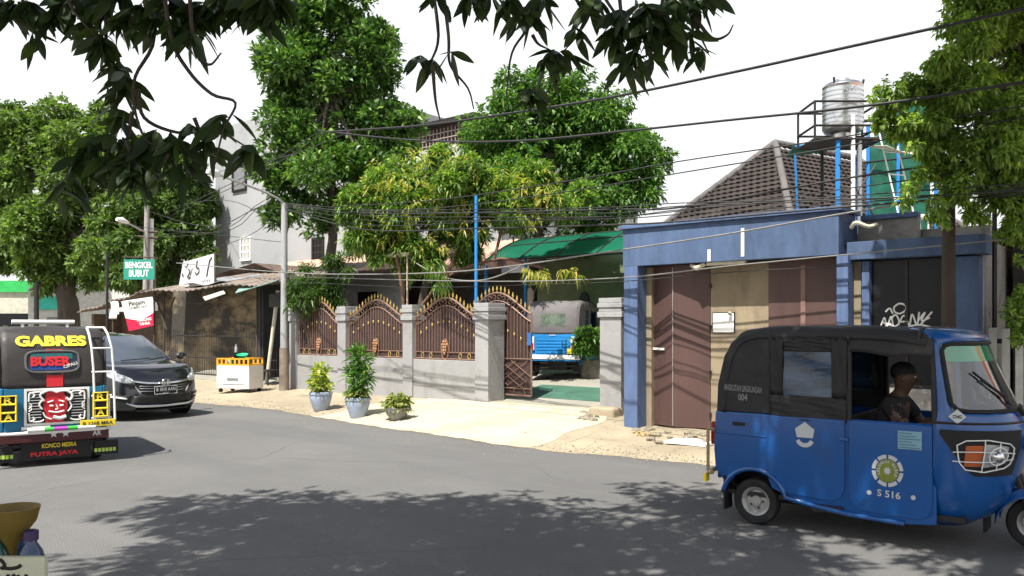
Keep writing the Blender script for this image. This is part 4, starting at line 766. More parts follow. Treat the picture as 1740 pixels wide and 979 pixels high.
m = MB(); m.lathe([(.013,.15),(.015,.235),(.019,.262),(.047,.305),(.073,.34),(.082,.376),(.085,.388),(.081,.388),(.07,.342),(.045,.31),(.015,.266),(.011,.15)], 28, closed=True); M_fun = pm('ochre_plastic', (.17,.115,.022), .5, var=.1, scale=8, bump=.01); m.build('cone', M_fun, fn, smooth=True)
m = MB(); m.lathe([(.005,0),(.045,0),(.047,.03),(.047,.16),(.03,.2),(.018,.22),(.005,.225)], 18); m.build('bottle_body', pm('dark_brown_bottle', (.03,.012,.01), .15, bump=0), fn, smooth=True)
# ---------------------------------------------------------------- three wheeled rickshaws
def wheelpart(parent, x, y, r, wd_, rimmat=None, nm='wheel'):
    Mx = Matrix.Translation((x,y,r)) @ Matrix.Rotation(R(90),4,'X'); h = wd_/2
    m = MB(); m.lathe([(r*.62,-h*.8),(r*.78,-h),(r*.93,-h*.95),(r,-h*.6),(r,h*.6),(r*.93,h*.95),(r*.78,h),(r*.62,h*.8)], 28, Mx, closed=True); ty = m.build(nm, M_black, parent, smooth=True)
    m = MB(); m.lathe([(.01,h*.55),(r*.2,h*.55),(r*.24,h*.25),(r*.45,h*.15),(r*.5,h*.6),(r*.62,h*.8),(r*.64,-h*.8),(r*.3,-h*.3),(.01,-h*.3)], 24, Mx); m.build('rim', rimmat or M_rim, ty, smooth=True)
    m = MB()
    for k in range(5): a = k*2*math.pi/5; m.ball((x+r*.3*math.cos(a), y-h*.4, r+r*.3*math.sin(a)), r*.05, n=6, m=4)
    m.build('wheel_bolts', M_dark, ty); return ty
M_rim = pm('grey_wheel_rim', (.38,.38,.37), .5, .5, var=.15)
def front_surf(th, z, rows):
    for (a, b) in zip(rows, rows[1:]):
        if a[0] <= z <= b[0]: break
    t = (z-a[0])/(b[0]-a[0]); xs_, xc, w_ = [a[i]+(b[i]-a[i])*t for i in (1,2,3)]
    c, s = math.cos(th), math.sin(th); return Vector((xs_+(xc-xs_)*max(0,c)**.85, w_*math.copysign(abs(s)**.9, s), z))
ROWS = [(.18,1.40,1.60,.40),(.26,1.40,1.74,.50),(.40,1.40,1.84,.56),(.60,1.40,1.90,.595),(.80,1.40,1.96,.60),(.93,1.40,1.97,.60),(.975,1.405,1.95,.60),(1.03,1.41,1.91,.595),(1.08,1.41,1.88,.59),(1.32,1.39,1.77,.58),(1.57,1.37,1.66,.56),(1.62,1.36,1.665,.555),(1.665,1.30,1.60,.52),(1.69,1.2,1.45,.42),(1.70,1.1,1.2,.2)]
def rickshaw(label, loc, rz, body, canvas, style, group='three wheeled motor rickshaws'):
    t = thing('auto_rickshaw', label, 'auto rickshaw', loc, rz, group)
    # --- side walls with wheel arch
    arch = [(.0+.27*math.cos(a), .20+.27*math.sin(a)) for a in [R(150-14*k) for k in range(11)]]
    poly = [(-.36,.965),(-.375,.62),(-.36,.45),(-.29,.36)]+arch+[(.32,.25),(.75,.20),(1.2,.18),(1.42,.20),(1.42,.965)]
    for sg in (-1,1):
        m = MB(); m.prism(poly, lambda u,v,w_: (u, w_*sg, v), .54, .585); b = m.build('side_panel', body, t, bevel=.015)
        m = MB()     # flared wheel arch lip and sill lip
        lip = [(.0+.285*math.cos(a), .60*sg, .20+.285*math.sin(a)) for a in [R(165-12.5*k) for k in range(13)]]
        m.tube(lip+[(.45,.60*sg,.245),(.8,.6*sg,.205),(1.2,.59*sg,.19)], .022, 8); m.build('sill_lip', body, b, smooth=True)
        def door(x0,x1,z0,nm):
            z1 = .955; p_ = [(x0+.002,z1),(x0,z0+.1),(x0+.03,z0+.03),(x0+.1,z0),(x1-.10,z0-.02),(x1-.03,z0+.01),(x1,z0+.09),(x1+.0,z1)]
            m = MB(); m.prism(p_, lambda u,v,w_: (u, w_*sg, v), .586, .603); d = m.build(nm, body, t, bevel=.007); return d
        d1_ = door(.13,.755,.31,'rear_door'); d2_ = door(.785,1.395,.25,'front_door')
        m = MB(); m.rbox(Matrix.Translation((.755,.612*sg,.80)), .07,.02,.03); m.build('handle', body, d2_, bevel=.006)
        m = MB(); m.rbox(Matrix.Translation((-.14,.588*sg,.86)), .11,.012,.03); m.build('vent', M_black, b); m = MB(); m.rbox(Matrix.Translation((.62,.60*sg,.225)), .24,.02,.06); m.build('step_plate', M_black, b)
        m = MB(); m.tube([(-.355,.588*sg,.77),(.1,.589*sg,.765)], .006, 5); m.build('crease', body, b)
        # canvas side: rear quarter, door curtain frame, roof edge
        m = MB(); m.prism([(-.345,.962),(-.335,1.2),(-.275,1.45),(-.20,1.57),(-.1,1.63),(.14,1.66),(.14,.962)], lambda u,v,w_: (u, w_*sg, v), .565, .59); q_ = m.build('canvas_quarter', canvas, t, bevel=.012)
        m = MB(); fr = lambda a0,a1,z0_,z1_,wv=.0: m.grid(lambda u,v: Vector((a0+(a1-a0)*u, (.592-.008*math.sin(9*u+5*v)-.006*math.sin(23*v+11*u))*sg, z0_+(z1_-z0_)*v)), 14, 10)
        fr(.141,.77,.93,1.13); fr(.141,.25,1.13,1.62); fr(.65,.77,1.13,1.62); fr(.25,.65,1.50,1.62); m.build('door_curtain', canvas, t, smooth=True, solid=.008)
        m = MB(); m.grid(lambda u,v: Vector((.25+.4*u, (.585+.006*math.sin(6*v+3*u))*sg, 1.13+.37*v)), 8, 8); m.build('plastic_window', M_pwin, t, smooth=True)
        m = MB(); m.grid(lambda u,v: Vector((.77+.63*u, (.59-.02*v)*sg, 1.50+.14*v-.03*u+.012*math.sin(u*9))), 12, 4); m.build('roof_valance', canvas, t, smooth=True, solid=.012)
        m = MB(); m.tube([(.785,.58*sg,.96),(.785,.575*sg,1.55)], .022, 8); m.build('door_post', M_dark, t, smooth=True); m = MB(); m.tube(cat([(1.38,.565*sg,1.56),(1.40,.58*sg,1.3),(1.41,.59*sg,.97)],3), .02, 8); m.build('door_post', M_dark if style != 'blue_posts' else body, t, smooth=True)
    m = MB(); m.box(-.36,-.33,-.539,.539,.36,.96); rb = m.build('rear_panel', body, t, bevel=.01)
    m = MB(); m.box(-.325,1.6,-.535,.535,.235,.275); m.box(-.2,1.4,-.3,.3,.16,.234); m.build('floor', M_dark, t)
    m = MB(); m.box(-.2,.3,-.5,.5,.3,.66); m.box(-.30,-.2,-.5,.5,.3,1.2); m.build('passenger_seat', M_seat, t, bevel=.03); m = MB(); m.box(.86,1.14,-.22,.22,.28,.60); m.build('driver_seat', M_seat, t, bevel=.03)
    m = MB(); m.box(.74,.775,-.53,.53,.28,.98); m.build('partition', M_dark, t, bevel=.005)
    # --- canvas roof and back, rounded at the sides
    pf = cat([Vector(p_) for p_ in ((-.355,0,.955),(-.345,0,1.18),(-.29,0,1.44),(-.215,0,1.585),(-.10,0,1.67),(.14,0,1.705),(.8,0,1.708),(1.15,0,1.69),(1.36,0,1.655))], 4)
    r_ = .10; ys = [(-.592+r_*(1-math.cos(a)), r_*(1-math.sin(a))) for a in [R(90*k/5) for k in range(6)]]; ys = ys+[(-.3,0),(0,-.004),(.3,0)]+[(-y,d) for y,d in reversed(ys)]
    def rf_(u, v):
        i = round(u*(len(pf)-1)); j = round(v*(len(ys)-1)); p_ = pf[i]; d = (pf[min(i+1,len(pf)-1)]-pf[max(i-1,0)]).normalized(); n_ = Vector((-d.z,0,d.x)); sag = .006*math.sin(i*1.3)*math.sin(j*1.1)
        return p_ - n_*(ys[j][1]+sag) + Vector((0,ys[j][0],0))
    m = MB(); m.grid(rf_, len(pf)-1, len(ys)-1); rfp = m.build('canvas_roof', canvas, t, smooth=True, solid=.006)
    for x_ in (.14,.78,1.30): m = MB(); m.tube([(x_,y_,1.695-dd) for y_,dd in ys], .012, 6); m.build('roof_hoop', M_dark, t)
    # --- front shell
    nth = 32; zs = [.18,.22,.26,.33,.40,.5,.6,.7,.80,.87,.93,.975,1.03,1.08,1.2,1.32,1.45,1.57,1.62,1.665,1.69,1.70]
    ang = lambda i: R(-90+180*i/nth)
    m = MB(); vs = [front_surf(ang(i), z, ROWS) for i in range(nth+1) for z in zs]; nz = len(zs); i1 = zs.index(1.08); i2 = zs.index(1.57); e = 2
    fs = [(i*nz+j,(i+1)*nz+j,(i+1)*nz+j+1,i*nz+j+1) for i in range(nth) for j in range(nz-1) if not (i1 <= j < i2 and e <= i < nth-e)]
    m.add(vs, fs); shell = m.build('front_shell', body, t, smooth=True, solid=.012)
    A0 = -90+180*e/nth; A1 = -A0
    def sp_(th, z, off=.0): p0 = front_surf(R(th), z, ROWS); n_ = (front_surf(R(th+1),z,ROWS)-front_surf(R(th-1),z,ROWS)).cross(front_surf(R(th),z+.01,ROWS)-front_surf(R(th),z-.01,ROWS)).normalized(); n_ *= (1 if n_.x*math.cos(R(th))+n_.y*math.sin(R(th)) > 0 else -1); return p0+n_*off
    m = MB(); m.grid(lambda u,v: sp_(A0+(A1-A0)*u, 1.08+.36*v, .002), 24, 8); m.build('windscreen', M_wind, t, smooth=True)
    m = MB(); m.grid(lambda u,v: sp_(A0+(A1-A0)*u, 1.441+.129*v, .002), 24, 3); m.build('sun_band', M_band, t, smooth=True)
    loop = [(A0,1.13),(A0,1.35),(A0,1.52),(A0+4,1.56),(A0+12,1.575)]+[(A0+12+(A1-A0-24)*k/8,1.578) for k in range(1,8)]+[(A1-12,1.575),(A1-4,1.56),(A1,1.52),(A1,1.3),(A1,1.13),(A1-4,1.085),(A1-12,1.072)]+[(A1-12-(A1-A0-24)*k/8,1.07) for k in range(1,8)]+[(A0+12,1.072),(A0+4,1.085),(A0,1.13)]
    m = MB(); m.tube([sp_(a,z,.008) for a,z in loop], .017, 7, False); m.build('windscreen_seal', M_black, t, smooth=True)
    m = MB(); m.tube([sp_(-20,1.10,.02),sp_(-30,1.20,.022),sp_(-46,1.30,.022)], .008, 5); m.tube([sp_(-24,1.17,.024),sp_(-36,1.24,.024),sp_(-52,1.36,.024)], .010, 4); m.tube([sp_(-10,1.02,.03),sp_(-12,1.07,.03)], .02, 6); m.build('wiper', M_black, t)
    m = MB(); m.tube([sp_(-89+178*k/24, .985, .004) for k in range(25)], .011, 6); m.build('belt_strip', M_dark, t)
    for sg in (-1,1):
        hl = lambda u,v: (sg*(-78+58*u)*-1 if sg > 0 else (-78+58*u), .60+.26*v)
        m = MB(); 
        def hp(u, v, off):
            th = max(-88,-90+54*u); zc_ = .745+.02*u; hh = .125*(math.sin(math.pi*min(1,max(0,.12+.80*u)))**.45); return sp_(th*(-sg if sg > 0 else 1), zc_+hh*(2*v-1), off)
        m.grid(lambda u,v: (lambda th, zb: sp_(th*(-sg if sg > 0 else 1), zb+(.935-zb)*v, .016))(-87+62*u, .60+.30*max(0,1-u/.42)**1.6), 22, 6); hh_ = m.build('headlight_housing', M_black, t, smooth=True)
        m = MB(); m.grid(lambda u,v: hp(.34+.22*u,.18+.62*v,.030), 6, 5); m.build('indicator', M_amber, hh_, smooth=True)
        m = MB(); m.grid(lambda u,v: hp(.57+.36*u,.14+.70*v,.030), 8, 6); m.build('reflector', M_lampg, hh_, smooth=True)
        m = MB(); c_ = hp(.76,.48,.036); m.ball(c_, .05, n=12, m=8); m.build('headlight', M_chrome, hh_, smooth=True)
        m = MB(); rect = [(.26,.5),(.24,.85),(.34,.97),(.6,.98),(.9,.97),(.97,.85),(.98,.5),(.96,.12),(.88,.03),(.6,.03),(.36,.1),(.28,.3),(.26,.5)]
        m.tube([hp(a,b,.055) for a,b in rect], .005, 6); 
        for vv in (.34,.64): m.tube([hp(.2+.8*k/8,vv,.055) for k in range(9)], .004, 5)
        for uu in (.56,.76): m.tube([hp(uu,.02+.96*k/5,.055) for k in range(6)], .004, 5)
        m.tube([hp(.76+.13*math.cos(a),.5+.28*math.sin(a),.057) for a in [2*math.pi*k/14 for k in range(15)]], .0045, 5)
        m.build('headlight_guard', M_white, hh_, smooth=True)
        m = MB(); m.tube(cat([(1.45,.58*sg,1.12),(1.6,.66*sg,1.14),(1.62,.70*sg,1.22)],4), .009, 6); m.rbox(Matrix.Translation((1.61,.72*sg,1.27)), .03,.12,.15); m.build('wing_mirror', M_dark, t, bevel=.004) if (style != 'near' or sg > 0) else None
    m = MB(); m.rbox(Matrix.Translation((1.995,-.06,.82)), .012,.36,.13); npl = m.build('number_plate', M_yellow, t); text('B 2158 KG', .30, .06, M_black, (2.003,-.06,.83), (0,1,0), (0,0,1), parent=npl)
    # --- front fork, mudguard, wheel
    wx = 2.0; wheelpart(t, wx, 0, .20, .11)
    m = MB(); m.grid(lambda u,v: Vector((wx+.26*math.cos(R(10+165*u)), .13*math.sin(R(-90+180*v))*1.0, .21+(.25+.03*math.cos(R(-90+180*v)))*math.sin(R(10+165*u))-(0 if .1 < v < .9 else .05))), 16, 10); m.build('mudguard', body, t, smooth=True, solid=.008)
    m = MB(); m.tube([(wx,.085,.2),(wx-.12,.085,.55)], .025, 7); m.tube([(wx,-.085,.2),(wx-.12,-.085,.55)], .025, 7); m.tube([(wx-.12,0,.5),(wx-.40,0,1.0)], .03, 7); m.build('fork', M_dark, t)
    m = MB(); m.tube(cat([(1.42,-.34,1.0),(1.50,-.2,1.03),(1.53,0,1.0),(1.50,.2,1.03),(1.42,.34,1.0)],4), .016, 7); m.box(1.50,1.66,-.3,.3,.9,.985); m.build('handlebar', M_dark, t)
    for sg in (-1,1):
        wheelpart(t, 0, .515*sg, .20, .11) if sg > 0 else wheelpart(t, 0, -.515, .20, .11)
        m = MB(); m.box(-.275,-.262,min(.44*sg,.60*sg),max(.44*sg,.60*sg),.10,.40); m.build('mud_flap', M_black, t)
    m = MB(); m.box(1.66,1.68,-.13,.13,.10,.36); m.build('front_mud_flap', M_black, t); m = MB(); m.tube([(0,-.46,.2),(0,.46,.2)], .04, 8); m.box(-.34,.2,-.3,.3,.2,.36); m.build('axle', M_dark, t)
    # --- rear bumper and lamps
    m = MB(); m.tube(cat([(-.37,-.62,.42),(-.42,-.5,.42),(-.42,.5,.42),(-.37,.62,.42)],4), .022, 8); m.tube([(-.42,-.6,.42),(-.42,-.6,.80)], .014, 6); m.tube([(-.42,-.6,.80),(-.36,-.6,.80)], .014, 6); m.build('bumper', M_white if style != 'near' else M_tanp, t, smooth=True)
    return t, rb, rfp, sp_
M_tanp = pm('brassy_tube', (.35,.28,.16), .5, .4)
M_seat = pm('dark_vinyl', (.02,.02,.022), .5, bump=.03)
M_pwin = pm('clear_plastic_sheet', (.03,.06,.11), .12, var=.7, scale=3.5, bump=.10, bscale=4, spec=.7, stretch=(1,1,2.5))
M_wind = glassm('windscreen_glass', (.80,.86,.88), .02, .06); M_band = glassm('green_band_glass', (.12,.80,.42), .08, .85)
M_amber = pm('amber_lens', (.42,.09,.015), .2, bump=0, var=.2, spec=.6); M_lampg = pm('lamp_reflector', (.42,.44,.45), .22, .5, var=.3, scale=18, bump=.05)
M_body = pm('rickshaw_blue_paint', (.004,.080,.30), .27, var=.08, scale=1.5, bump=.01, spec=.5, coat=.5, col2=(.012,.09,.32), thr=.62)
M_canvas = pm('black_canvas', (.022,.021,.022), .62, var=.25, scale=4, bump=.10, bscale=9)
M_canvasg = pm('faded_grey_canvas', (.13,.12,.125), .75, var=.25, scale=3, bump=.10, bscale=8)
blotch(M_body, 3, (.03,.06,.13), .52, .75, amt=.45); blotch(M_canvas, 2.5, (.055,.05,.047), .5, .75, amt=.7)
hA = -38.3; o0 = C(2.09,7.1); hd1 = C(math.cos(R(hA)), math.sin(R(hA))); nl = C(-math.sin(R(hA)), math.cos(R(hA)))
o1 = o0+nl*.58
t1, rb1, rf1, sp1 = rickshaw('bright blue three wheeler with black canvas roof driving past in the shade', (o1.x,o1.y,.002), YAW+R(hA), M_body, M_canvas, 'near')
YL = -.606
def side(dx0, z, w_, h_, s_, mt, **k): return text(s_, w_, h_, mt, (dx0, YL, z), (1,0,0), (0,0,1), parent=t1, off=.004, **k)
M_dec = pm('white_decal', (.55,.57,.58), .5, var=.06, bump=0); M_pale = pm('faint_decal', (.20,.20,.21), .6, bump=0)
text('ANGKUTAN LINGKUNGAN', .34, .055, M_pale, (-.10,-.592,1.17), (1,0,-.04), (0,0,1), parent=t1, bold=.03); text('004', .085, .06, M_pale, (-.10,-.592,1.095), (1,0,0), (0,0,1), parent=t1, bold=.03)
# pentagon badge on the rear door
m = MB(); yb_ = -.607
def flat(m, pts, y=yb_): m.prism(pts, lambda u,v,w_: (u,w_,v), y-.003, y)
flat(m, [(.36,.86),(.44,.92),(.52,.86),(.505,.79),(.375,.79)]); pts = [(.44+.075*math.cos(a), .775+.065*math.sin(a)) for a in [R(195+10*k) for k in range(16)]]; pts += [(.44+.045*math.cos(a), .785+.04*math.sin(a)) for a in [R(345-10*k) for k in range(16)]]
flat(m, pts); m.build('emblem', M_dec, t1)
m = MB(); cx_, cz_ = 1.08, .585
for k in range(8):
    a0 = R(45*k+4); a1 = R(45*k+41); pts = [(cx_+.115*math.cos(a0+(a1-a0)*q/5), cz_+.125*math.sin(a0+(a1-a0)*q/5)) for q in range(6)]+[(cx_+.088*math.cos(a1-(a1-a0)*q/5), cz_+.095*math.sin(a1-(a1-a0)*q/5)) for q in range(6)]; flat(m, pts)
m.build('round_badge_rim', M_dec, t1); m = MB(); flat(m, [(cx_+.082*math.cos(2*math.pi*k/24), cz_+.09*math.sin(2*math.pi*k/24)) for k in range(24)]); m.build('round_badge', pm('olive_badge', (.22,.25,.03), .5, var=.2, scale=30), t1)
for k, ch in enumerate('KELUARGA BAJAJ'):
    a = R(200-k*17); 
    if ch != ' ': text(ch, .018, .022, M_dec, (cx_+.066*math.cos(a), yb_-.004, cz_+.072*math.sin(a)), (math.sin(a),0,-math.cos(a)), (math.cos(a),0,math.sin(a)), parent=t1)
m = MB(); flat(m, [(cx_+.03*math.cos(2*math.pi*k/16)*(1 if k%2 else .6), cz_+.034*math.sin(2*math.pi*k/16)*(1 if k%2 else .6)) for k in range(16)], yb_-.004); m.build('badge_centre', M_dec, t1)
m = MB(); flat(m, [(1.155,.765),(1.325,.765),(1.325,.905),(1.155,.905)]); m.build('permit_sticker', pm('pale_blue_sticker', (.22,.40,.50), .5, var=.05), t1)
for k in range(6): m = MB(); flat(m, [(1.165,.775+k*.022),(1.315-.03*(k%3),.775+k*.022),(1.315-.03*(k%3),.781+k*.022),(1.165,.781+k*.022)], yb_-.004); m.build('sticker_print', pm('sticker_ink', (.08,.15,.22), .6), t1)
text('S 516', .17, .055, M_dec, (1.09,yb_,.405), (1,0,-.05), (0,0,1), parent=t1, bold=.02)
for cx2 in (.945,1.265): m = MB(); flat(m, [(cx2+.018*math.cos(2*math.pi*k/12), .40+.018*math.sin(2*math.pi*k/12)) for k in range(12)]); m.build('round_mark', M_dec, t1)
ca = sp1(-80,1.03,.006); cb_ = sp1(-68,1.03,.006); xa2 = (cb_-ca).normalized(); m = MB(); n2 = Vector((xa2.y,-xa2.x,0)); cc = (ca+cb_)/2
ctr = sp1(-76,.99+.045,.016); m.add([ctr+xa2*.06, ctr+UP*.055, ctr-xa2*.06, ctr-UP*.055], [(0,1,2,3)]); m.build('gas_diamond', M_dec, t1, solid=.004); text('CNG', .06, .026, M_black, ctr+n2*.004, xa2, UP, parent=t1, off=.002)
text('GAS', .04, .04, M_dec, sp1(-14,1.0,.02), (0,1,0), UP, parent=t1)
# tail lamp and little yellow plate beyond the bumper
m = MB(); m.box(-.41,-.362,-.57,-.47,.66,.86); m.build('tail_lamp', pm('red_lens', (.25,.01,.01), .3), t1, bevel=.01); m = MB(); m.box(-.45,-.43,-.63,-.55,.33,.40); m.build('reflector_plate', M_yellow, t1)

# ---- the decorated rickshaw on the left, seen from behind
M_teal = pm('deep_blue_paint', (.012,.16,.30), .4, var=.1, bump=.01, coat=.3); M_cvs2 = pm('brown_black_canvas', (.035,.031,.030), .5, var=.25, scale=3, bump=.08, bscale=7)
hB = 126; hd2 = C(math.cos(R(hB)), math.sin(R(hB))); rc = C((93-CX)/F*10.2, 10.2); o2 = rc+hd2*.36
t2, rb2, rf2, sp2_ = rickshaw('decorated three wheeler with white ladder and yellow lettering seen from behind', (o2.x,o2.y,.002), YAW+R(hB), M_teal, M_cvs2, 'left')
t2['label'] = 'decorated three wheeler with white ladder and yellow lettering seen from behind'
X_ = Vector((0,-1,0))        # picture right on the rear face
def rear(y, z, off=.0):     # a point on the rear of the canvas/body; y>0 is picture left
    pts = [(-.36,.2),(-.362,.96),(-.355,.965),(-.345,1.18),(-.29,1.44),(-.215,1.585),(-.10,1.67),(.14,1.705)]
    for (xa3,za),(xb3,zb) in zip(pts, pts[1:]):
        if za <= z <= zb: return Vector((xa3+(xb3-xa3)*(z-za)/(zb-za)-off, y, z))
    return Vector((-.36-off,y,z))
def rpatch(nm, mt, y0,y1,z0,z1,off, par=t2): m = MB(); m.grid(lambda u,v: rear(y0+(y1-y0)*u, z0+(z1-z0)*v, off), 4, 12); return m.build(nm, mt, par, smooth=True)
rpatch('red_stripe', M_red, .09,-.09,.97,1.655,.012)
def rtext(s_, y, z, W_, H_, mt, off=.02, **k): p0 = rear(y,z-H_/2,off); p1_ = rear(y,z+H_/2,off); return text(s_, W_, H_, mt, (p0+p1_)/2, X_, (p1_-p0), parent=t2, **k)
rtext('GABRES', .02, 1.53, .80, .17, M_black, bold=.10, off=.018); rtext('GABRES', .025, 1.532, .78, .155, M_yellow, bold=.05, off=.024)
rtext('LANGIT BIRU', .0, 1.655, .95, .05, M_white, off=.03)
m = MB(); m.grid(lambda u,v: rear(.30-.56*u, 1.17+.22*v, .014), 8, 6); m.build('rear_window', pm('tinted_window', (.02,.03,.05), .15, spec=.6), t2, smooth=True)
m = MB(); m.tube([rear(.02+.29*math.copysign(abs(math.cos(a))**.4,math.cos(a)), 1.28+.13*math.copysign(abs(math.sin(a))**.5,math.sin(a)), .018) for a in [2*math.pi*k/28 for k in range(29)]], .014, 6); m.build('window_seal', pm('grey_seal', (.10,.10,.10), .6), t2, smooth=True)
rpatch('window_tint', pm('teal_tint', (.02,.12,.13), .3), .26,-.2,1.31,1.38,.020); rpatch('window_band', pm('blue_band', (.02,.06,.25), .3), .26,-.1,1.18,1.27,.020)
rtext('BUSER', .04, 1.285, .44, .12, M_red, bold=.05, off=.028); text('CIPALI', .16, .04, M_white, rear(-.17,1.235,.034), (0,-1,.35), (0,.35,1), parent=t2, bold=.03)
# painted art panel: plain generic curled head in red and white on black
pp = rpatch('art_panel', M_white, .33,-.385,.50,.955,.012); rpatch('art_ground', M_black, .30,-.355,.53,.925,.018, pp); rpatch('art_stripe', M_red, .10,-.10,.53,.925,.021, pp)
def rshape(nm, mt, pts, off): m = MB(); m.add([rear(-a,b,off) for a,b in pts], [tuple(range(len(pts)))]); return m.build(nm, mt, pp)
def rst(m, pts, r, off=.030): m.tube(cat([rear(-a,b,off) for a,b in pts], 4), r, 5)
rshape('art_head', M_red, [(-.06,.60),(-.13,.70),(-.12,.82),(-.05,.90),(.06,.91),(.13,.84),(.14,.72),(.11,.62),(.03,.56)], .024)
m = MB()
for pts, r in (([(-.12,.80),(-.16,.88),(-.06,.93),(.03,.90)],.014),([(.02,.91),(.12,.92),(.19,.86),(.16,.80),(.12,.83)],.016),([(-.14,.70),(-.17,.76),(-.13,.82)],.012),([(.16,.78),(.18,.72),(.14,.66)],.010),([(-.08,.78),(-.02,.80)],.009),([(.04,.80),(.10,.78)],.009),([(-.06,.74),(-.02,.735)],.011),([(.05,.735),(.09,.74)],.011),([(.01,.75),(.03,.70),(.0,.69)],.007),([(-.07,.67),(.02,.655),(.10,.67)],.010),([(-.02,.60),(.05,.58),(.12,.60)],.022),([(-.13,.66),(-.10,.60),(-.04,.57)],.010)): rst(m, pts, r)
for sx in (-1,1):
    for zz, zd in ((.90,1),(.56,-1)):
        cx0 = .33 if sx > 0 else -.28
        rst(m, [(cx0,zz-.10*zd),(cx0-.01*sx,zz),(cx0-.06*sx,zz-.02*zd),(cx0-.04*sx,zz-.05*zd)], .011); rst(m, [(cx0-.04*sx,zz+.01*zd),(cx0-.12*sx,zz+.01*zd),(cx0-.16*sx,zz-.01*zd)], .009); rst(m, [(cx0,zz-.12*zd),(cx0-.03*sx,zz-.15*zd),(cx0,zz-.19*zd)], .008)
m.build('art_flourish', M_white, pp, smooth=True)
m = MB()
for k in range(9): rst(m, [(-.27,.60+k*.035),(-.15,.60+k*.035)], .005); rst(m, [(.18,.60+k*.035),(.31,.60+k*.035)], .005)
m.build('art_lines', M_steel, pp)
for yy in (.50,-.50):
    m = MB(); m.grid(lambda u,v: rear(yy+.085-.17*u, .58+.30*v, .05), 2, 2); g_ = m.build('yellow_lamp_guard', M_black, t2, solid=.06)
    m = MB()
    for pts in ([(-.08,.58),(.08,.58),(.08,.88),(-.08,.88),(-.08,.58)],[(-.08,.68),(.08,.68)],[(-.08,.78),(.08,.78)]): m.tube([rear(yy-a,b,.09) for a,b in pts], .013, 5)
    m.build('guard_bars', M_yellow, g_); text('R', .09,.08, M_yellow, rear(yy,.83,.09), X_, UP, parent=g_, bold=.03); text('A', .09,.08, M_yellow, rear(yy,.63,.09), X_, UP, parent=g_, bold=.03)
rpatch('white_bumper_left', M_white, .36,.05,.455,.495,.03)
m = MB(); bars = [(.30,.12,M_white),(.12,.02,pm('bar_green',(.05,.45,.06),.5)),(.02,-.13,pm('bar_purple',(.40,.05,.40),.5)),(-.13,-.24,MATS['bar_green']),(-.24,-.44,M_white)]
for a0,a1,mt in bars: m = MB(); m.tube([rear(a0,.455,.085),rear(a1-.001,.455,.085)], .026, 10); m.build('bumper_bar', mt, t2, smooth=True)
m = MB(); m.box(-.43,-.37,-.60,.60,.30,.425); m.build('bumper_beam', pm('dark_maroon', (.06,.012,.015), .4), t2, bevel=.01)
for yy in (.02,-.11): m = MB(); m.add([Vector((-.434,yy-(.05 if k%2==0 else .021)*math.sin(2*math.pi*k/10),.39+(.05 if k%2==0 else .021)*math.cos(2*math.pi*k/10))) for k in range(10)], [tuple(range(10))]); m.build('star', M_dec, t2)
m = MB(); m.box(-.46,-.445,-.67,-.27,.455,.54); yp = m.build('number_plate', M_yellow, t2, bevel=.004); text('B 1268 MRA', .34,.045, M_black, (-.461,-.47,.497), X_, UP, parent=yp)
text('AR', .1,.06, M_dec, (-.434,-.46,.37), X_, UP, parent=t2, bold=.02)
m = MB(); m.box(-.365,-.345,-.40,.36,.08,.295); fl = m.build('rear_flap', M_black, t2); text('KONCO MESRA', .38,.055, M_yellow, (-.366,-.05,.245), X_, UP, parent=fl, bold=.02); text('PUTRA JAYA', .52,.07, M_red, (-.366,.0,.14), X_, UP, parent=fl, bold=.05)
for sg in (1,-1):
    m = MB(); m.box(-.36,-.33,min(.45*sg,.72*sg),max(.45*sg,.72*sg),.08,.26); f_ = m.build('side_flap', M_black, t2)
    m = MB(); 
    for k in range(6): m.box(-.369,-.361,(.46+k*.043)*sg-.016,(.46+k*.043)*sg+.016,.12,.165)
    m.build('reflector_strip', pm('lime_reflector', (.45,.62,.12), .4), f_)
lad2 = []
lp0 = lambda z, s: rear(s, min(z,1.66), .09 if z < 1.6 else .06)
m = MB(); ra = [(-.37,1.70,.16),(-.375,1.62,.03),(-.40,1.45,0),(-.42,1.2,0),(-.43,.9,0),(-.44,.52,0)]
def lpt(k, d): a_,b_,c_ = ra[k]; return Vector((-.43+c_, a_-d, b_))
m.tube([lpt(k,0) for k in range(6)], .014, 7); m.tube([lpt(k,.20+.03*min(k,2)/2) for k in range(6)], .014, 7); m.tube([lpt(0,0),lpt(0,.20)], .014, 7)
for z in (.56,.84,1.14,1.44): m.tube([Vector((-.43,-.40,z)),Vector((-.43,-.63,z))], .012, 6)
m.build('ladder', M_white, t2, smooth=True)
m = MB(); m.tube([(.1,.42,1.77),(.1,-.28,1.77)], .028, 8); m.tube([(.1,.3,1.70),(.1,.3,1.77)], .02, 6); m.tube([(.1,-.2,1.70),(.1,-.2,1.77)], .02, 6); m.build('roof_light_bar', M_white, t2, smooth=True)

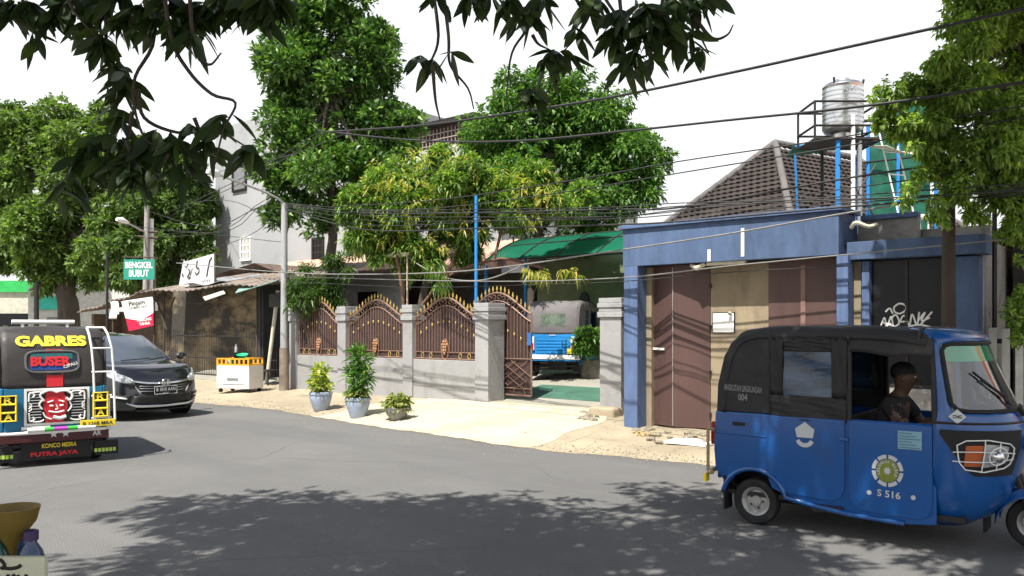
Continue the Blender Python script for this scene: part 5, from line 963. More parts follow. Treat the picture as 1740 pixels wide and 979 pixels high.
# ---- the parked rickshaw in the yard
M_body3 = pm('faded_blue_body', (.015,.20,.52), .45, var=.1, bump=.02)
hC = 72; hd3 = C(math.cos(R(hC)), math.sin(R(hC))); rc3 = P(939, HZ, 18.2); rc3.z = 0; o3 = rc3+hd3*.36
t3, rb3, rf3, sp3_ = rickshaw('blue three wheeler with faded grey canvas parked in the yard', (o3.x,o3.y,.60), YAW+R(hC), M_body3, M_canvasg, 'yard')
m = MB(); m.box(-.368,-.362,-.40,.40,.50,.93)
for k in range(5): m.box(-.376,-.366,-.36,.36,.53+k*.07,.565+k*.07)
m.build('ribbed_panel', M_body3, t3, bevel=.004)
m = MB(); m.box(-.39,-.365,-.6,.6,.43,.50); m.build('pale_bumper', M_white, t3, bevel=.01)
for sg in (1,-1):
    m = MB(); m.box(-.40,-.362,.47*sg-.055,.47*sg+.055,.60,.90); l_ = m.build('tail_lamp', M_white, t3, bevel=.01); m = MB(); m.box(-.408,-.401,.47*sg-.04,.47*sg+.04,.62,.76); m.build('lens', M_red, l_)
m = MB(); m.box(-.41,-.392,-.62,-.34,.53,.64); m.build('number_plate', M_yellow, t3)
m = MB(); m.grid(lambda u,v: rear(.28-.56*u, 1.13+.28*v, .012), 6, 6); m.build('rear_window', pm('plastic_rear_window', (.10,.13,.10), .2, var=.5, scale=8), t3, smooth=True)
text('GAS', .14,.035, M_dec, (-.38,0,.94), X_, UP, parent=t3)

# ---------------------------------------------------------------- driver
def skin(name, joints, edges, mat, parent, sub=2, root=0):
    me = bpy.data.meshes.new(name); names = list(joints); me.from_pydata([joints[k][0] for k in names], [(names.index(a), names.index(b)) for a,b in edges], []); o = bpy.data.objects.new(name, me); COL.objects.link(o)
    o.parent = parent; s = o.modifiers.new('s', 'SKIN'); s.use_smooth_shade = True; me.materials.append(mat)
    lay = me.skin_vertices[0].data
    for k, n_ in enumerate(names):
        r = joints[n_][1]; lay[k].radius = (r, r) if not isinstance(r, tuple) else r; lay[k].use_root = (k == root)
    if sub: q = o.modifiers.new('sub', 'SUBSURF'); q.levels = sub; q.render_levels = sub
    return o
M_skin = pm('brown_skin', (.11,.06,.04), .55, var=.08, bump=.02); M_shirt = pm('dark_print_shirt', (.022,.019,.022), .85, var=.4, scale=9, bump=.12, col2=(.16,.10,.09), thr=.58, soft=.02); M_hair = pm('black_hair', (.012,.01,.01), .7); M_trs = pm('dark_trousers', (.03,.032,.04), .85)
def person(label, loc, rz):
    t = thing('person', label, 'person', loc, rz)
    # local: facing +x, seat height .60 in the vehicle frame
    J = dict(pelvis=((0,0,.70),.12), waist=((.02,0,.86),.115), chest=((.08,0,1.04),(.165,.12)), neckb=((.11,0,1.18),.065), neck=((.14,0,1.23),.056), skull=((.17,0,1.335),.108), crown_=((.165,0,1.40),.088))
    E = [('pelvis','waist'),('waist','chest'),('chest','neckb'),('neckb','neck'),('neck','skull'),('skull','crown_')]
    for sd, s in (('l',1),('r',-1)):
        J.update({sd+'sh':((.10,.20*s,1.12),.068), sd+'el':((.24,.27*s,.94),.043), sd+'wr':((.44,.28*s,1.0),.028), sd+'pa':((.50,.28*s,1.02),(.038,.02)),
                  sd+'hip':((.04,.11*s,.68),.085), sd+'kn':((.42,.17*s,.70),.060), sd+'an':((.48,.17*s,.34),.040), sd+'toe':((.60,.18*s,.31),.035)})
        E += [('chest',sd+'sh'),(sd+'sh',sd+'el'),(sd+'el',sd+'wr'),(sd+'wr',sd+'pa'),('pelvis',sd+'hip'),(sd+'hip',sd+'kn'),(sd+'kn',sd+'an'),(sd+'an',sd+'toe')]
        for k in range(4):
            y = .28*s+(.028-.019*k)*s; J[f'{sd}f{k}a'] = ((.535,y,1.035),.0095); J[f'{sd}f{k}b'] = ((.560,y,1.02),.009); J[f'{sd}f{k}c'] = ((.555,y,.995),.008)
            E += [(sd+'pa',f'{sd}f{k}a'),(f'{sd}f{k}a',f'{sd}f{k}b'),(f'{sd}f{k}b',f'{sd}f{k}c')]
        J[sd+'th'] = ((.51,.245*s,1.0),.0105); J[sd+'tt'] = ((.535,.235*s,.985),.009); E += [(sd+'pa',sd+'th'),(sd+'th',sd+'tt')]
    skin('body', J, E, M_skin, t, 2)
    g = lambda k, dr: (J[k][0], tuple(q+dr for q in J[k][1]) if isinstance(J[k][1], tuple) else J[k][1]+dr)
    SJ = {k: g(k,.014) for k in ('pelvis','waist','chest','neckb','lsh','rsh')}; 
    for sd in 'lr': a = Vector(J[sd+'sh'][0]); b = Vector(J[sd+'el'][0]); SJ[sd+'slv'] = (tuple(a.lerp(b,.75)), .066)
    skin('shirt', SJ, [('pelvis','waist'),('waist','chest'),('chest','neckb'),('chest','lsh'),('chest','rsh'),('lsh','lslv'),('rsh','rslv')], M_shirt, t, 2)
    TJ = {k: g(k,.013) for k in ('pelvis','lhip','rhip','lkn','rkn','lan','ran')}; skin('trousers', TJ, [('pelvis','lhip'),('pelvis','rhip'),('lhip','lkn'),('rhip','rkn'),('lkn','lan'),('rkn','ran')], M_trs, t, 2)
    m = MB(); m.ball((.145,0,1.385), .102,.090,.085, 16, 10); h = m.build('hair', M_hair, t, smooth=True)
    m = MB(); m.tube([(.25,0,1.345),(.275,0,1.315),(.25,0,1.308)], [.010,.017,.012], 7); m.build('nose', M_skin, t, smooth=True)
    for s in (1,-1):
        m = MB(); m.ball((.243,.030*s,1.345), .010,.014,.009, 8,5); m.build('eye', M_white, t, smooth=True); m = MB(); m.ball((.165,.088*s,1.33), .018,.008,.03, 8,5); m.build('ear', M_skin, t, smooth=True)
    m = MB(); m.ball((.243,0,1.282), .010,.026,.007, 8,4); m.build('mouth', pm('lips', (.16,.06,.05), .5), t, smooth=True); return t
pd = parent_matrix(t1) @ Vector((.93,-.10,-.05)); person('driver in a dark patterned shirt holding the handlebar of the blue three wheeler', pd, YAW+R(hA))

# ---------------------------------------------------------------- black compact car
M_carb = pm('black_car_paint', (.008,.008,.012), .18, var=.05, bump=0, spec=.6, coat=.8); M_cgl = pm('car_glass', (.07,.085,.11), .06, var=.1, bump=0, spec=.8)
hD = -35; e1 = C(math.cos(R(hD)), math.sin(R(hD))); fc = C((276-CX)/92., 15.3)
car = thing('parked_car', 'black compact car with chrome grille coming along the road', 'car', (fc.x,fc.y,.003), YAW+R(hD)); car.name = 'black_car'
# local x: 0 at the nose, negative to the rear
def zt_(x): 
    pts = [(-4.3,1.02),(-3.2,1.06),(-1.25,1.06),(-.9,1.03),(-.3,.96),(-.08,.90),(0,.86)]
    for (a,b),(c,d) in zip(pts, pts[1:]):
        if a <= x <= c: return b+(d-b)*(x-a)/(c-a)
    return 1.02 if x < -4 else .86
plan = []
for k in range(41):     # right side nose centre -> round the corner -> rear centre
    a = k/40
    if a < .35: q = a/.35; th = q*math.pi/2; plan.append((-.62*(1-math.cos(th)**.62) if q < 1 else -.62, .885*math.sin(th)**.80))
    elif a < .8: q = (a-.35)/.45; plan.append((-.62-3.2*q, .885+.01*math.sin(q*math.pi)))
    else: q = (a-.8)/.2; th = q*math.pi/2; plan.append((-3.82-.46*math.sin(th), .885*math.cos(th)**.6))
plan[0] = (0,0)
levels = [(.20,.955,-.06),(.27,.985,-.0),(.38,1.0,.01),(.52,1.0,.015),(.64,1.0,.0),(.74,.995,-.02),(.83,.985,-.05),(.92,.965,-.09),(1.0,.93,-.15)]
def cp3(i, L_): 
    x, y = plan[i]; f, sy, dx = levels[L_]; zt = zt_(x); z = .20+(zt-.20)*(f-.20)/.80; fx = max(0, 1+x/.9); return Vector((x+dx*fx, y*sy, z))
def csurf(y, f):    # front surface point for |y|<.88, level f
    for L_ in range(len(levels)-1):
        if levels[L_][0] <= f <= levels[L_+1][0]: break
    t_ = (f-levels[L_][0])/(levels[L_+1][0]-levels[L_][0]); s = 1 if y >= 0 else -1
    for i in range(14):
        a = cp3(i,L_).lerp(cp3(i,L_+1),t_); b = cp3(i+1,L_).lerp(cp3(i+1,L_+1),t_)
        if a.y <= abs(y) <= b.y+1e-6: q = (abs(y)-a.y)/(b.y-a.y+1e-9); p_ = a.lerp(b,q); return Vector((p_.x, p_.y*s, p_.z))
    return Vector((b.x,b.y*s,b.z))
m = MB()
for s in (1,-1):
    vs = [Vector((cp3(i,L_).x, cp3(i,L_).y*s, cp3(i,L_).z)) for i in range(41) for L_ in range(9)]
    for i in range(41):
        x, y = plan[i]; top = cp3(i,8)
        for g_ in (.93,.8,.5,0): cr_ = .035*(1-g_**2)+.018*(.5-abs(g_-.8)) ; vs.append(Vector((top.x, top.y*g_*s, top.z+.012+cr_)))
    fs = [(i*9+j,(i+1)*9+j,(i+1)*9+j+1,i*9+j+1) for i in range(40) for j in range(8)]; o_ = 41*9
    for i in range(40):
        fs.append((i*9+8,(i+1)*9+8,o_+(i+1)*4,o_+i*4))
        for j in range(3): fs.append((o_+i*4+j,o_+(i+1)*4+j,o_+(i+1)*4+j+1,o_+i*4+j+1))
    m.add(vs, fs)
cb2 = m.build('body', M_carb, car, smooth=True)
# greenhouse
def gh(x, s, top): return None
W0 = [(-.95,.62),(-1.0,.76),(-3.3,.80),(-4.1,.70)]; 
wsb = lambda u: Vector((-.80-.28*abs(2*u-1)**2.2, .76*(2*u-1), 1.06)); wst = lambda u: Vector((-1.62-.12*abs(2*u-1)**2, .58*(2*u-1), 1.545))
m = MB(); m.grid(lambda u,v: wsb(u).lerp(wst(u),v)+Vector((.03*math.sin(math.pi*v),0,.03*math.sin(math.pi*v))), 18, 8); m.build('windscreen', M_cgl, car, smooth=True)
rzf = lambda x: 1.545+.07*math.sin(math.pi*min(1,max(0,(-1.62-x)/2.6)))**.7-.05*max(0,(-3.2-x))
m = MB(); m.grid(lambda u,v: Vector((-1.60-2.45*u-.12*abs(2*v-1)**2*(1-u), (.60-.04*u)*(2*v-1), rzf(-1.62-2.42*u)-.035*abs(2*v-1)**2.5)), 16, 12); m.build('roof', M_carb, car, smooth=True)
for s in (1,-1):
    lo = [(-1.08,.79,1.06),(-2.0,.82,1.07),(-3.0,.82,1.08),(-4.0,.76,1.12)]; hi = [(-1.74,.585,1.51),(-2.2,.60,1.545),(-3.1,.59,1.54),(-3.9,.55,1.45)]
    m = MB(); m.grid(lambda u,v: (cat([Vector((a,b*s,c)) for a,b,c in lo],4)[round(u*12)]).lerp(cat([Vector((a,b*s,c)) for a,b,c in hi],4)[round(u*12)], v), 12, 4); m.build('side_window', M_cgl, car, smooth=True)
    for k_ in (0,6,11): a_ = cat([Vector((a,b*s,c)) for a,b,c in lo],4)[k_]; b_ = cat([Vector((a,b*s,c)) for a,b,c in hi],4)[k_]; m = MB(); m.tube([a_,b_], .035, 7); m.build('window_pillar', M_carb, car, smooth=True)
    m = MB(); m.tube([Vector((-.95,.8*s,1.07)),Vector((-1.0,.92*s,1.10))], .02, 6); m.ball((-1.0,1.0*s,1.13), .06,.11,.075, 12,8); m.build('wing_mirror', M_carb, car, smooth=True)
m = MB(); m.grid(lambda u,v: Vector((-4.0-.25*(1-v), (.72-.12*v)*(2*u-1), 1.1+.38*v)), 6, 4); m.build('rear_window', M_cgl, car, smooth=True)
def cpatch(nm, mt, top, bot, off=.012, par=car, sol=.01, n_=10):
    """top/bot polylines of (y, level) mapped on the nose"""
    def lerp_(pl, u): q = u*(len(pl)-1); i = min(int(q), len(pl)-2); f = q-i; return pl[i][0]+(pl[i+1][0]-pl[i][0])*f, pl[i][1]+(pl[i+1][1]-pl[i][1])*f
    def fn(u, v): a = lerp_(top,u); b = lerp_(bot,u); y, f = a[0]+(b[0]-a[0])*v, a[1]+(b[1]-a[1])*v; p_ = csurf(y,f); n_2 = Vector((1,.9*y,0)).normalized(); return p_+n_2*off
    m = MB(); m.grid(fn, n_, 5); return m.build(nm, mt, par, smooth=True, solid=sol)
M_grl = pm('black_grille', (.012,.012,.013), .5, bump=.05)
gr_ = cpatch('grille', M_grl, [(-.52,.80),(0,.83),(.52,.80)], [(-.46,.55),(0,.52),(.46,.55)], .008)
for L_ in (.60,.66,.71): cpatch('grille_bar', M_steel, [(-.46,L_+.006),(0,L_+.006),(.46,L_+.006)], [(-.46,L_-.004),(0,L_-.004),(.46,L_-.004)], .018, gr_, .006)
cpatch('chrome_bar', M_chrome, [(-.60,.83),(-.3,.80),(0,.79),(.3,.80),(.60,.83)], [(-.56,.79),(-.3,.76),(0,.75),(.3,.76),(.56,.79)], .03, car, .02, 16)
cpatch('lower_intake', M_grl, [(-.55,.50),(0,.50),(.55,.50)], [(-.62,.33),(0,.33),(.62,.33)], .008)
cpatch('skid_bar', M_chrome, [(-.68,.36),(-.5,.31),(0,.29),(.5,.31),(.68,.36)], [(-.60,.30),(-.5,.26),(0,.235),(.5,.26),(.60,.30)], .03, car, .02, 18)
for s in (1,-1):
    hl_ = cpatch('headlight', M_lampc if 'M_lampc' in globals() else pm('clear_headlamp', (.50,.53,.56), .1, .5, var=.5, scale=14, bump=.03, spec=.8), [(s*.56,.86),(s*.70,.92),(s*.80,.95),(s*.87,.93)], [(s*.53,.77),(s*.66,.75),(s*.78,.77),(s*.865,.84)], .014, car, .012, 12)
    m = MB(); c_ = csurf(s*.70,.84)+Vector((.03,0,0)); m.ball(c_, .02,.055,.05, 10,7); m.build('projector', M_chrome, hl_, smooth=True)
    cpatch('fog_strip', M_white, [(s*.66,.46),(s*.76,.475),(s*.85,.49)], [(s*.66,.43),(s*.76,.445),(s*.85,.455)], .02, car, .01, 8)
    cpatch('fog_recess', M_grl, [(s*.60,.52),(s*.72,.50),(s*.86,.50)], [(s*.62,.36),(s*.74,.38),(s*.86,.40)], .006, car, .004, 8)
    cpatch('cheek_strip', M_steel, [(s*.48,.64),(s*.50,.66),(s*.53,.70)], [(s*.43,.55),(s*.46,.55),(s*.50,.60)], .02, car, .006, 4)
    for xw, nm in ((-.83,'front'),(-3.44,'rear')):
        m = MB(); m.lathe([(.01,.80),(.37,.80),(.385,.898),(.01,.898)], 28, Matrix.Translation((xw,0,.34)) @ Matrix.Rotation(R(-90*s),4,'X')); m.build('wheel_arch', M_grl, car, smooth=True)
        m = MB(); Mx = Matrix.Translation((xw,.80*s,.335)) @ Matrix.Rotation(R(-90*s),4,'X'); m.lathe([(.22,-.1),(.3,-.11),(.33,-.07),(.335,0),(.33,.10),(.30,.125),(.22,.12)], 28, Mx, closed=True); w_ = m.build('wheel', M_black, car, smooth=True)
        m = MB(); m.lathe([(.02,.12),(.05,.12),(.06,.09),(.19,.10),(.22,.12),(.225,-.05),(.02,-.05)], 24, Mx); m.build('rim', M_chrome, w_, smooth=True)
lg = Vector((.055,0,csurf(0,.79).z)); m = MB()
m.tube([lg+Vector((0,.07*math.copysign(abs(math.cos(a))**.6,math.cos(a)),.058*math.copysign(abs(math.sin(a))**.6,math.sin(a)))) for a in [2*math.pi*k/20 for k in range(21)]], .009, 6)
m.tube([lg+Vector((0,-.042,.045)),lg+Vector((0,-.026,-.045))], .012, 6); m.tube([lg+Vector((0,.042,.045)),lg+Vector((0,.026,-.045))], .012, 6); m.tube([lg+Vector((0,-.03,0)),lg+Vector((0,.03,0))], .011, 6); m.build('emblem', M_chrome, car, smooth=True)
m = MB(); zc_ = csurf(0,.62).z; m.box(.035,.05,-.23,.23,zc_-.075,zc_+.075); npz = m.build('number_plate', M_black, car, bevel=.004)
text('B 1010 AAN', .38,.065, M_white, (.051,0,zc_+.015), (0,1,0), UP, parent=npz); text('05·27', .12,.02, M_white, (.051,0,zc_-.05), (0,1,0), UP, parent=npz)
m = MB(); 
for a,b in (((-.225,zc_-.07),(.225,zc_-.07)),((.225,zc_-.07),(.225,zc_+.07)),((.225,zc_+.07),(-.225,zc_+.07)),((-.225,zc_+.07),(-.225,zc_-.07))): m.tube([(.052,a[0],a[1]),(.052,b[0],b[1])], .003, 4)
m.build('plate_border', M_white, npz)
m = MB(); m.tube([wsb(.25)+Vector((.06,0,.02)),wsb(.62)+Vector((.03,0,.05))], .01, 5); m.tube([wsb(.6)+Vector((.06,0,.02)),wsb(.93)+Vector((.0,0,.06))], .01, 5); m.build('wiper', M_black, car)
m = MB(); m.box(-.5,-.0,-.5,.5,.18,.2); m.box(-4.1,-.3,-.8,.8,.2,.3); m.build('underbody', M_black, car)
# ---------------------------------------------------------------- trees
L_big = leafm('glossy_dark_leaf', (.025,.07,.018), (.075,.16,.035), (.24,.36,.10), tr=.28, rough=.38)
L_man = leafm('mango_leaf_sun', (.05,.12,.028), (.14,.24,.055), (.36,.43,.11), tr=.35)
L_gold = leafm('young_mango_leaf', (.18,.22,.04), (.36,.36,.08), (.50,.37,.12), tr=.4)
L_mid = leafm('fresh_green_leaf', (.03,.085,.02), (.08,.17,.035), (.20,.32,.07), tr=.35)
L_far = leafm('far_tree_leaf', (.06,.105,.03), (.12,.19,.05), (.23,.31,.09), tr=.35, rough=.6)
L_far2 = leafm('far_tree_dark_leaf', (.045,.085,.025), (.09,.155,.04), (.17,.24,.07), tr=.3, rough=.6)
L_small = leafm('small_bright_leaf', (.10,.15,.045), (.22,.31,.09), (.42,.52,.15), tr=.5)
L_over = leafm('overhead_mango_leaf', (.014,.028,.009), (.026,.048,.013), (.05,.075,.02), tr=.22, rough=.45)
def cl(t, *a): return [(x,y,r,t+random.uniform(-1,1)*r/F*t*.7) for x,y,r in a]
b0 = P(562,HZ,24); b0.z = .3
tree('tall_tree', 'tall dark glossy leaved tree behind the fence, highest in view', b0, [b0, P(560,460,24), P(566,390,24), P(562,250,24), P(570,80,24)], .17,
     cl(24,(500,90,62),(560,40,70),(610,100,62),(478,190,42),(540,160,75),(630,190,70),(690,205,34),(468,285,36),(545,270,78),(630,290,60),(675,270,40),(490,345,45),(585,350,50),(470,130,35),(650,60,30),(520,-10,60),(590,0,50),(645,130,35),(500,235,55),(540,390,26)), 15000, 3, .23, .095, L_big, limbs=14, updir=.7, shell=.7)
m = MB()
b1 = P(700,HZ,18.6); b1.z = .4
tree('mango_tree', 'yellow tipped mango tree spreading over the fence', b1, [b1, P(716,520,18.6), P(735,430,18.6), P(740,340,18.6)], .11,
     cl(18.6,(615,350,32),(660,310,38),(720,300,46),(780,300,46),(830,335,46),(690,360,52),(760,380,46),(640,395,34),(700,420,28),(745,265,24),(880,345,46),(940,345,38),(985,340,34),(905,300,30),(790,400,28),(600,330,18),(850,350,28),(618,398,30),(665,425,26),(725,440,26),(785,425,26),(818,392,18),(690,455,14),(640,440,14),(590,365,16),(905,340,18)), 7000, 7, .20, .048, L_man, limbs=16, updir=.25, droop=.4, shell=.8, up=.7)
mt_ = bpy.data.objects['mango_tree']
B_, D__ = clump_leaves([(P(x,y,t_), r*t_/F, r*t_/F, r*t_/F) for x,y,r,t_ in cl(18.0,(660,292,30),(710,285,34),(780,275,26),(800,262,12),(770,322,36),(730,335,34),(905,305,30),(940,330,30),(870,322,34),(625,330,22),(735,415,26),(830,310,34),(690,340,40),(650,390,30),(800,370,30),(900,350,34))], 210, 7, .18, lump=False, shell=.8, updir=.2)
leaves('young_leaves', B_, D__, .18, .036, L_gold, mt_, droop=.5, up=.6)
for nm_, pts_ in (('low',[(735,455,14),(748,480,12)]),('carport',[(905,460,9),(925,466,10),(950,462,10),(975,465,10),(990,462,7)])):
    B_, D__ = clump_leaves([(P(x,y,17.2), r*17.2/F, r*17.2/F, r*17.2/F*.8) for x,y,r in pts_], 26, 7, .18, lump=False, updir=-.4); leaves('hanging_leaves', B_, D__, .19, .038, L_gold if nm_ != 'low' else L_man, mt_, droop=.7, up=.6)
m = MB()
for a_ in ([(690,557),(680,470),(668,400)],[(750,500),(770,440),(790,400)],[(716,520),(760,470),(850,440),(920,455)],[(840,440),(850,400),(860,360)]): m.tube(cat([P(x,y,18.4) for x,y in a_],4), .035, 7)
m.build('branch', pm('reddish_bark', (.16,.085,.06), .9, var=.3), mt_, True, smooth=True)
b2 = P(905,HZ,22.5); b2.z = .5
tree('rounded_tree', 'full rounded bright green tree behind the carport', b2, [b2, P(905,480,22.5), P(915,400,22.5), P(930,260,22.5)], .16,
     cl(22.5,(885,140,34),(930,170,48),(975,150,34),(840,195,48),(905,220,72),(995,215,62),(1065,255,52),(960,290,80),(1040,320,66),(1100,310,40),(860,280,62),(820,245,38),(1120,275,24),(1095,235,28),(800,225,26),(1010,370,60),(900,350,60),(1030,190,44),(1030,245,56),(1020,290,60),(945,215,50)), 14000, 4, .18, .068, L_mid, limbs=12, updir=.15, droop=.4, shell=.72)
b3 = P(118,HZ,45); b3.z = 0
tree('spreading_tree', 'broad spreading tree with a dark forked trunk at the left', b3, [b3, P(117,525,45), P(112,495,45), P(118,440,45), P(115,360,45)], .62,
     cl(45,(70,235,60),(145,235,55),(25,300,48),(110,300,70),(190,290,55),(60,370,60),(130,390,70),(180,420,50),(60,430,44),(100,460,36),(20,390,34),(215,350,48),(160,470,24),(125,440,40),(80,478,22),(150,485,20),(115,470,26),(35,215,30),(100,200,38),(170,200,26),(15,240,36)), 15000, 4, .34, .15, L_far, limbs=16, updir=.3, shell=.7)
b3b = P(-30,HZ,52); b3b.z = 0
tree('edge_tree', 'light green tree cut off by the left picture edge', b3b, [b3b, P(-30,480,52), P(-10,380,52), P(10,260,52)], .4, cl(52,(-20,240,60),(30,200,40),(-10,320,60),(20,280,50),(-20,400,50),(40,420,40),(15,350,40),(0,450,26)), 6500, 4, .36, .16, L_far2, updir=.3)
b4 = P(300,HZ,36); b4.z = 0
tree('backing_tree', 'dark green tree before the tall grey building', b4, [b4, P(300,500,36), P(295,420,36), P(290,320,36)], .3,
     cl(36,(255,270,48),(300,290,50),(270,350,60),(330,350,42),(310,410,48),(255,420,50),(345,390,28),(230,330,42),(215,470,34),(280,470,34),(200,420,34),(340,320,26),(350,430,22)), 13000, 4, .27, .11, L_far2, limbs=12, updir=.25, shell=.7)
for j_, (x_, t_, r_, nm_, lb_) in enumerate(((20,50,30,'shrub','green shrub before the far green shop'),(150,46,22,'dry_shrub','dry orange brown shrub right of the big tree trunk'))):
    c = P(x_,HZ,t_); c.z = 0; t_o = thing(nm_, lb_, 'shrub', c); B_, D__ = clump_leaves([(c+Vector((0,0,.9)), 1.1,1.1,.9)], 500, 4, .2, updir=.6); leaves('foliage', B_, D__, .22, .07, L_far if j_ == 0 else leafm('dry_leaf_orange', (.2,.12,.03), (.35,.22,.06), (.4,.3,.1)), t_o)
# bush over the fence by the lamp pole, yard hedge
c = P(540,HZ,20.3); c.z = .3; bo = thing('oleander_bush', 'narrow leaved bush rising behind the fence beside the lamp pole', 'bush', c)
B_, D__ = clump_leaves([(P(x,y,20.5+random.uniform(-.3,.3)), r*20.5/F, r*20.5/F, r*20.5/F) for x,y,r in ((515,485,24),(545,500,30),(570,480,20),(530,520,26),(560,450,14),(520,455,12),(510,510,20),(590,465,10),(565,515,22),(495,470,10),(575,440,12),(600,430,10))], 1500, 5, .15, updir=.3)
leaves('foliage', B_, D__, .19, .028, leafm('narrow_leaf', (.03,.06,.02), (.06,.12,.03), (.14,.22,.06)), bo, droop=.4)
m = MB()
for k in range(9): m.tube(cat([c+C(0,0)+Vector((0,0,.1)), P(515+k*8,540,20.4), P(500+k*11,470,20.5)],4), .014, 5)
m.build('stem', M_bark, bo, True)
c = P(1000,HZ,18.2); c.z = .6; hd_ = thing('planter_hedge', 'leafy green hedge growing on the stone planter', 'hedge', c)
B_, D__ = clump_leaves([(P(x,y,17.9), r*17.9/F, r*17.9/F*.8, r*17.9/F) for x,y,r in ((990,575,16),(1008,572,16),(1000,590,16),(1025,575,18),(983,592,10))], 700, 4, .14, updir=.4); leaves('foliage', B_, D__, .15, .045, L_mid, hd_)
m = MB(); [m.tube([P(985+9*k,600,17.9), P(985+9*k,565,17.9)], .012, 5) for k in range(5)]; m.build('stem', M_bark, hd_, True)
# right tree
b5 = P(1770,HZ,10.5); b5.z = 0
tree('street_tree', 'bright small leaved tree overhanging the shop at the right', b5, [b5, P(1760,430,10.3), P(1750,300,10.0), P(1745,180,9.9), P(1740,60,9.7)], .09,
     cl(9.6,(1690,40,60),(1640,70,48),(1600,110,44),(1565,145,30),(1540,165,20),(1510,180,14),(1500,215,14),(1560,300,16),(1720,120,62),(1650,160,58),(1600,210,48),(1570,240,26),(1640,270,42),(1700,230,62),(1755,300,60),(1690,330,44),(1755,200,60),(1730,385,40),(1620,320,24),(1590,365,16),(1655,365,20),(1540,340,10),(1500,195,16),(1520,230,14),(1545,205,26),(1590,290,26),(1620,330,26),(1690,270,40),(1700,-30,70),(1640,10,36),(1760,20,70)), 15000, 4, .068, .040, L_small, limbs=14, updir=-.1, droop=.5, shell=.6)
stt = bpy.data.objects['street_tree']; B_, D__ = clump_leaves([(C(a,b,c),.75,.75,.5) for a,b,c in ((4.9,8.7,6.9),(4.3,8.7,7.0),(4.1,9.3,7.3),(4.4,7.6,6.5),(5.8,8.9,7.0),(5.3,9.5,7.4),(5.0,8.0,6.6),(4.5,8.1,6.7))], 5200, 4, .1, updir=.1); leaves('upper_crown', B_, D__, .11, .065, L_small, stt, droop=.5)
B_, D__ = clump_leaves([(P(x,y,9.4), r*9.4/F, r*9.4/F, r*9.4/F*1.4) for x,y,r in ((1500,150,10),(1520,155,14),(1485,165,6),(1555,250,10),(1545,320,9),(1530,345,7),(1660,290,14),(1700,290,14),(1680,130,20),(1590,345,12),(1610,370,10))], 260, 4, .07, lump=False, updir=-.4); leaves('hanging_sprays', B_, D__, .075, .042, L_small, stt, droop=.5)
c = P(1745,HZ,9.6); c.z = 0; sb = thing('gate_plant', 'bright yellow green plant before the white gate', 'plant', c)
B_, D__ = clump_leaves([(P(x,y,9.8), r*9.8/F, r*9.8/F, r*9.8/F) for x,y,r in ((1735,505,20),(1725,540,18),(1745,570,24),(1738,440,12),(1755,520,28))], 300, 5, .07, updir=.2); leaves('foliage', B_, D__, .075, .045, L_small, sb)
m = MB(); m.tube(cat([c, P(1750,600,9.8), P(1745,500,9.8)],4), .015, 6); m.build('stem', M_bark, sb, True)
# ---------------------------------------------------------------- the mango tree overhead
mtb = C(-2.2,-2.6); om = thing('overhead_mango_tree', 'dark mango boughs hanging down over the road from above', 'tree', mtb)
m = MB(); trunk_mb(m, [mtb, mtb+Vector((.05,0,2)), mtb+Vector((.2,.1,4.2))], .28, .2, 14)
top = mtb+Vector((.2,.1,4.1)); tips = [C(-3.5,3.5,5.8), C(-1.2,4.6,6.0), C(1.0,4.9,6.2), C(3.4,5.2,6.6), C(-5.0,2,6.3), C(4.6,7.2,7.4)]
for q_ in tips: m.tube(cat([top, top.lerp(q_,.4)+Vector((0,0,.5)), top.lerp(q_,.75)+Vector((0,0,.25)), q_],4), [.13-.10*k/12 for k in range(13)], 8)
m.build('trunk', M_bark, om, True, smooth=True)
ovc = []
for k in range(95):
    X = rng.uniform(-5.2,5.6); Y = rng.uniform(-2.5 if k % 3 == 0 else 2.2,5.0)+max(0,X)*.38; z = rng.uniform(5.5,6.9)+max(0,Y-4.5)*.5
    r_ = rng.uniform(.6,1.0)
    if z-r_ < 1.9+.40*(Y+r_): z = 1.95+.40*(Y+r_)+r_
    ovc.append((C(X,Y,z), r_, r_, r_*.65))
for k in range(26): ovc.append((C(rng.uniform(-5,-.5), rng.uniform(-1.5,2.2), rng.uniform(5.4,6.6)), .85,.85,.55))
for X,Y,z in ((2.6,5.6,6.0),(3.4,6.2,6.3),(4.4,6.8,6.6),(1.6,5.4,5.9),(3.9,5.2,6.2),(5.4,7.6,7.4),(2.0,4.4,5.6),(3.0,4.6,5.8),(5.0,6.2,7.0),(6.2,8.6,8.0)): ovc.append((C(X,Y,max(z,2.0+.4*(Y+.9)+.7)), 1.0,1.0,.6))
B_, D__ = clump_leaves(ovc, 9000, 7, .2, lump=False, shell=.3, updir=-.3); leaves('crown', B_, D__, .22, .058, L_over, om, droop=.5)
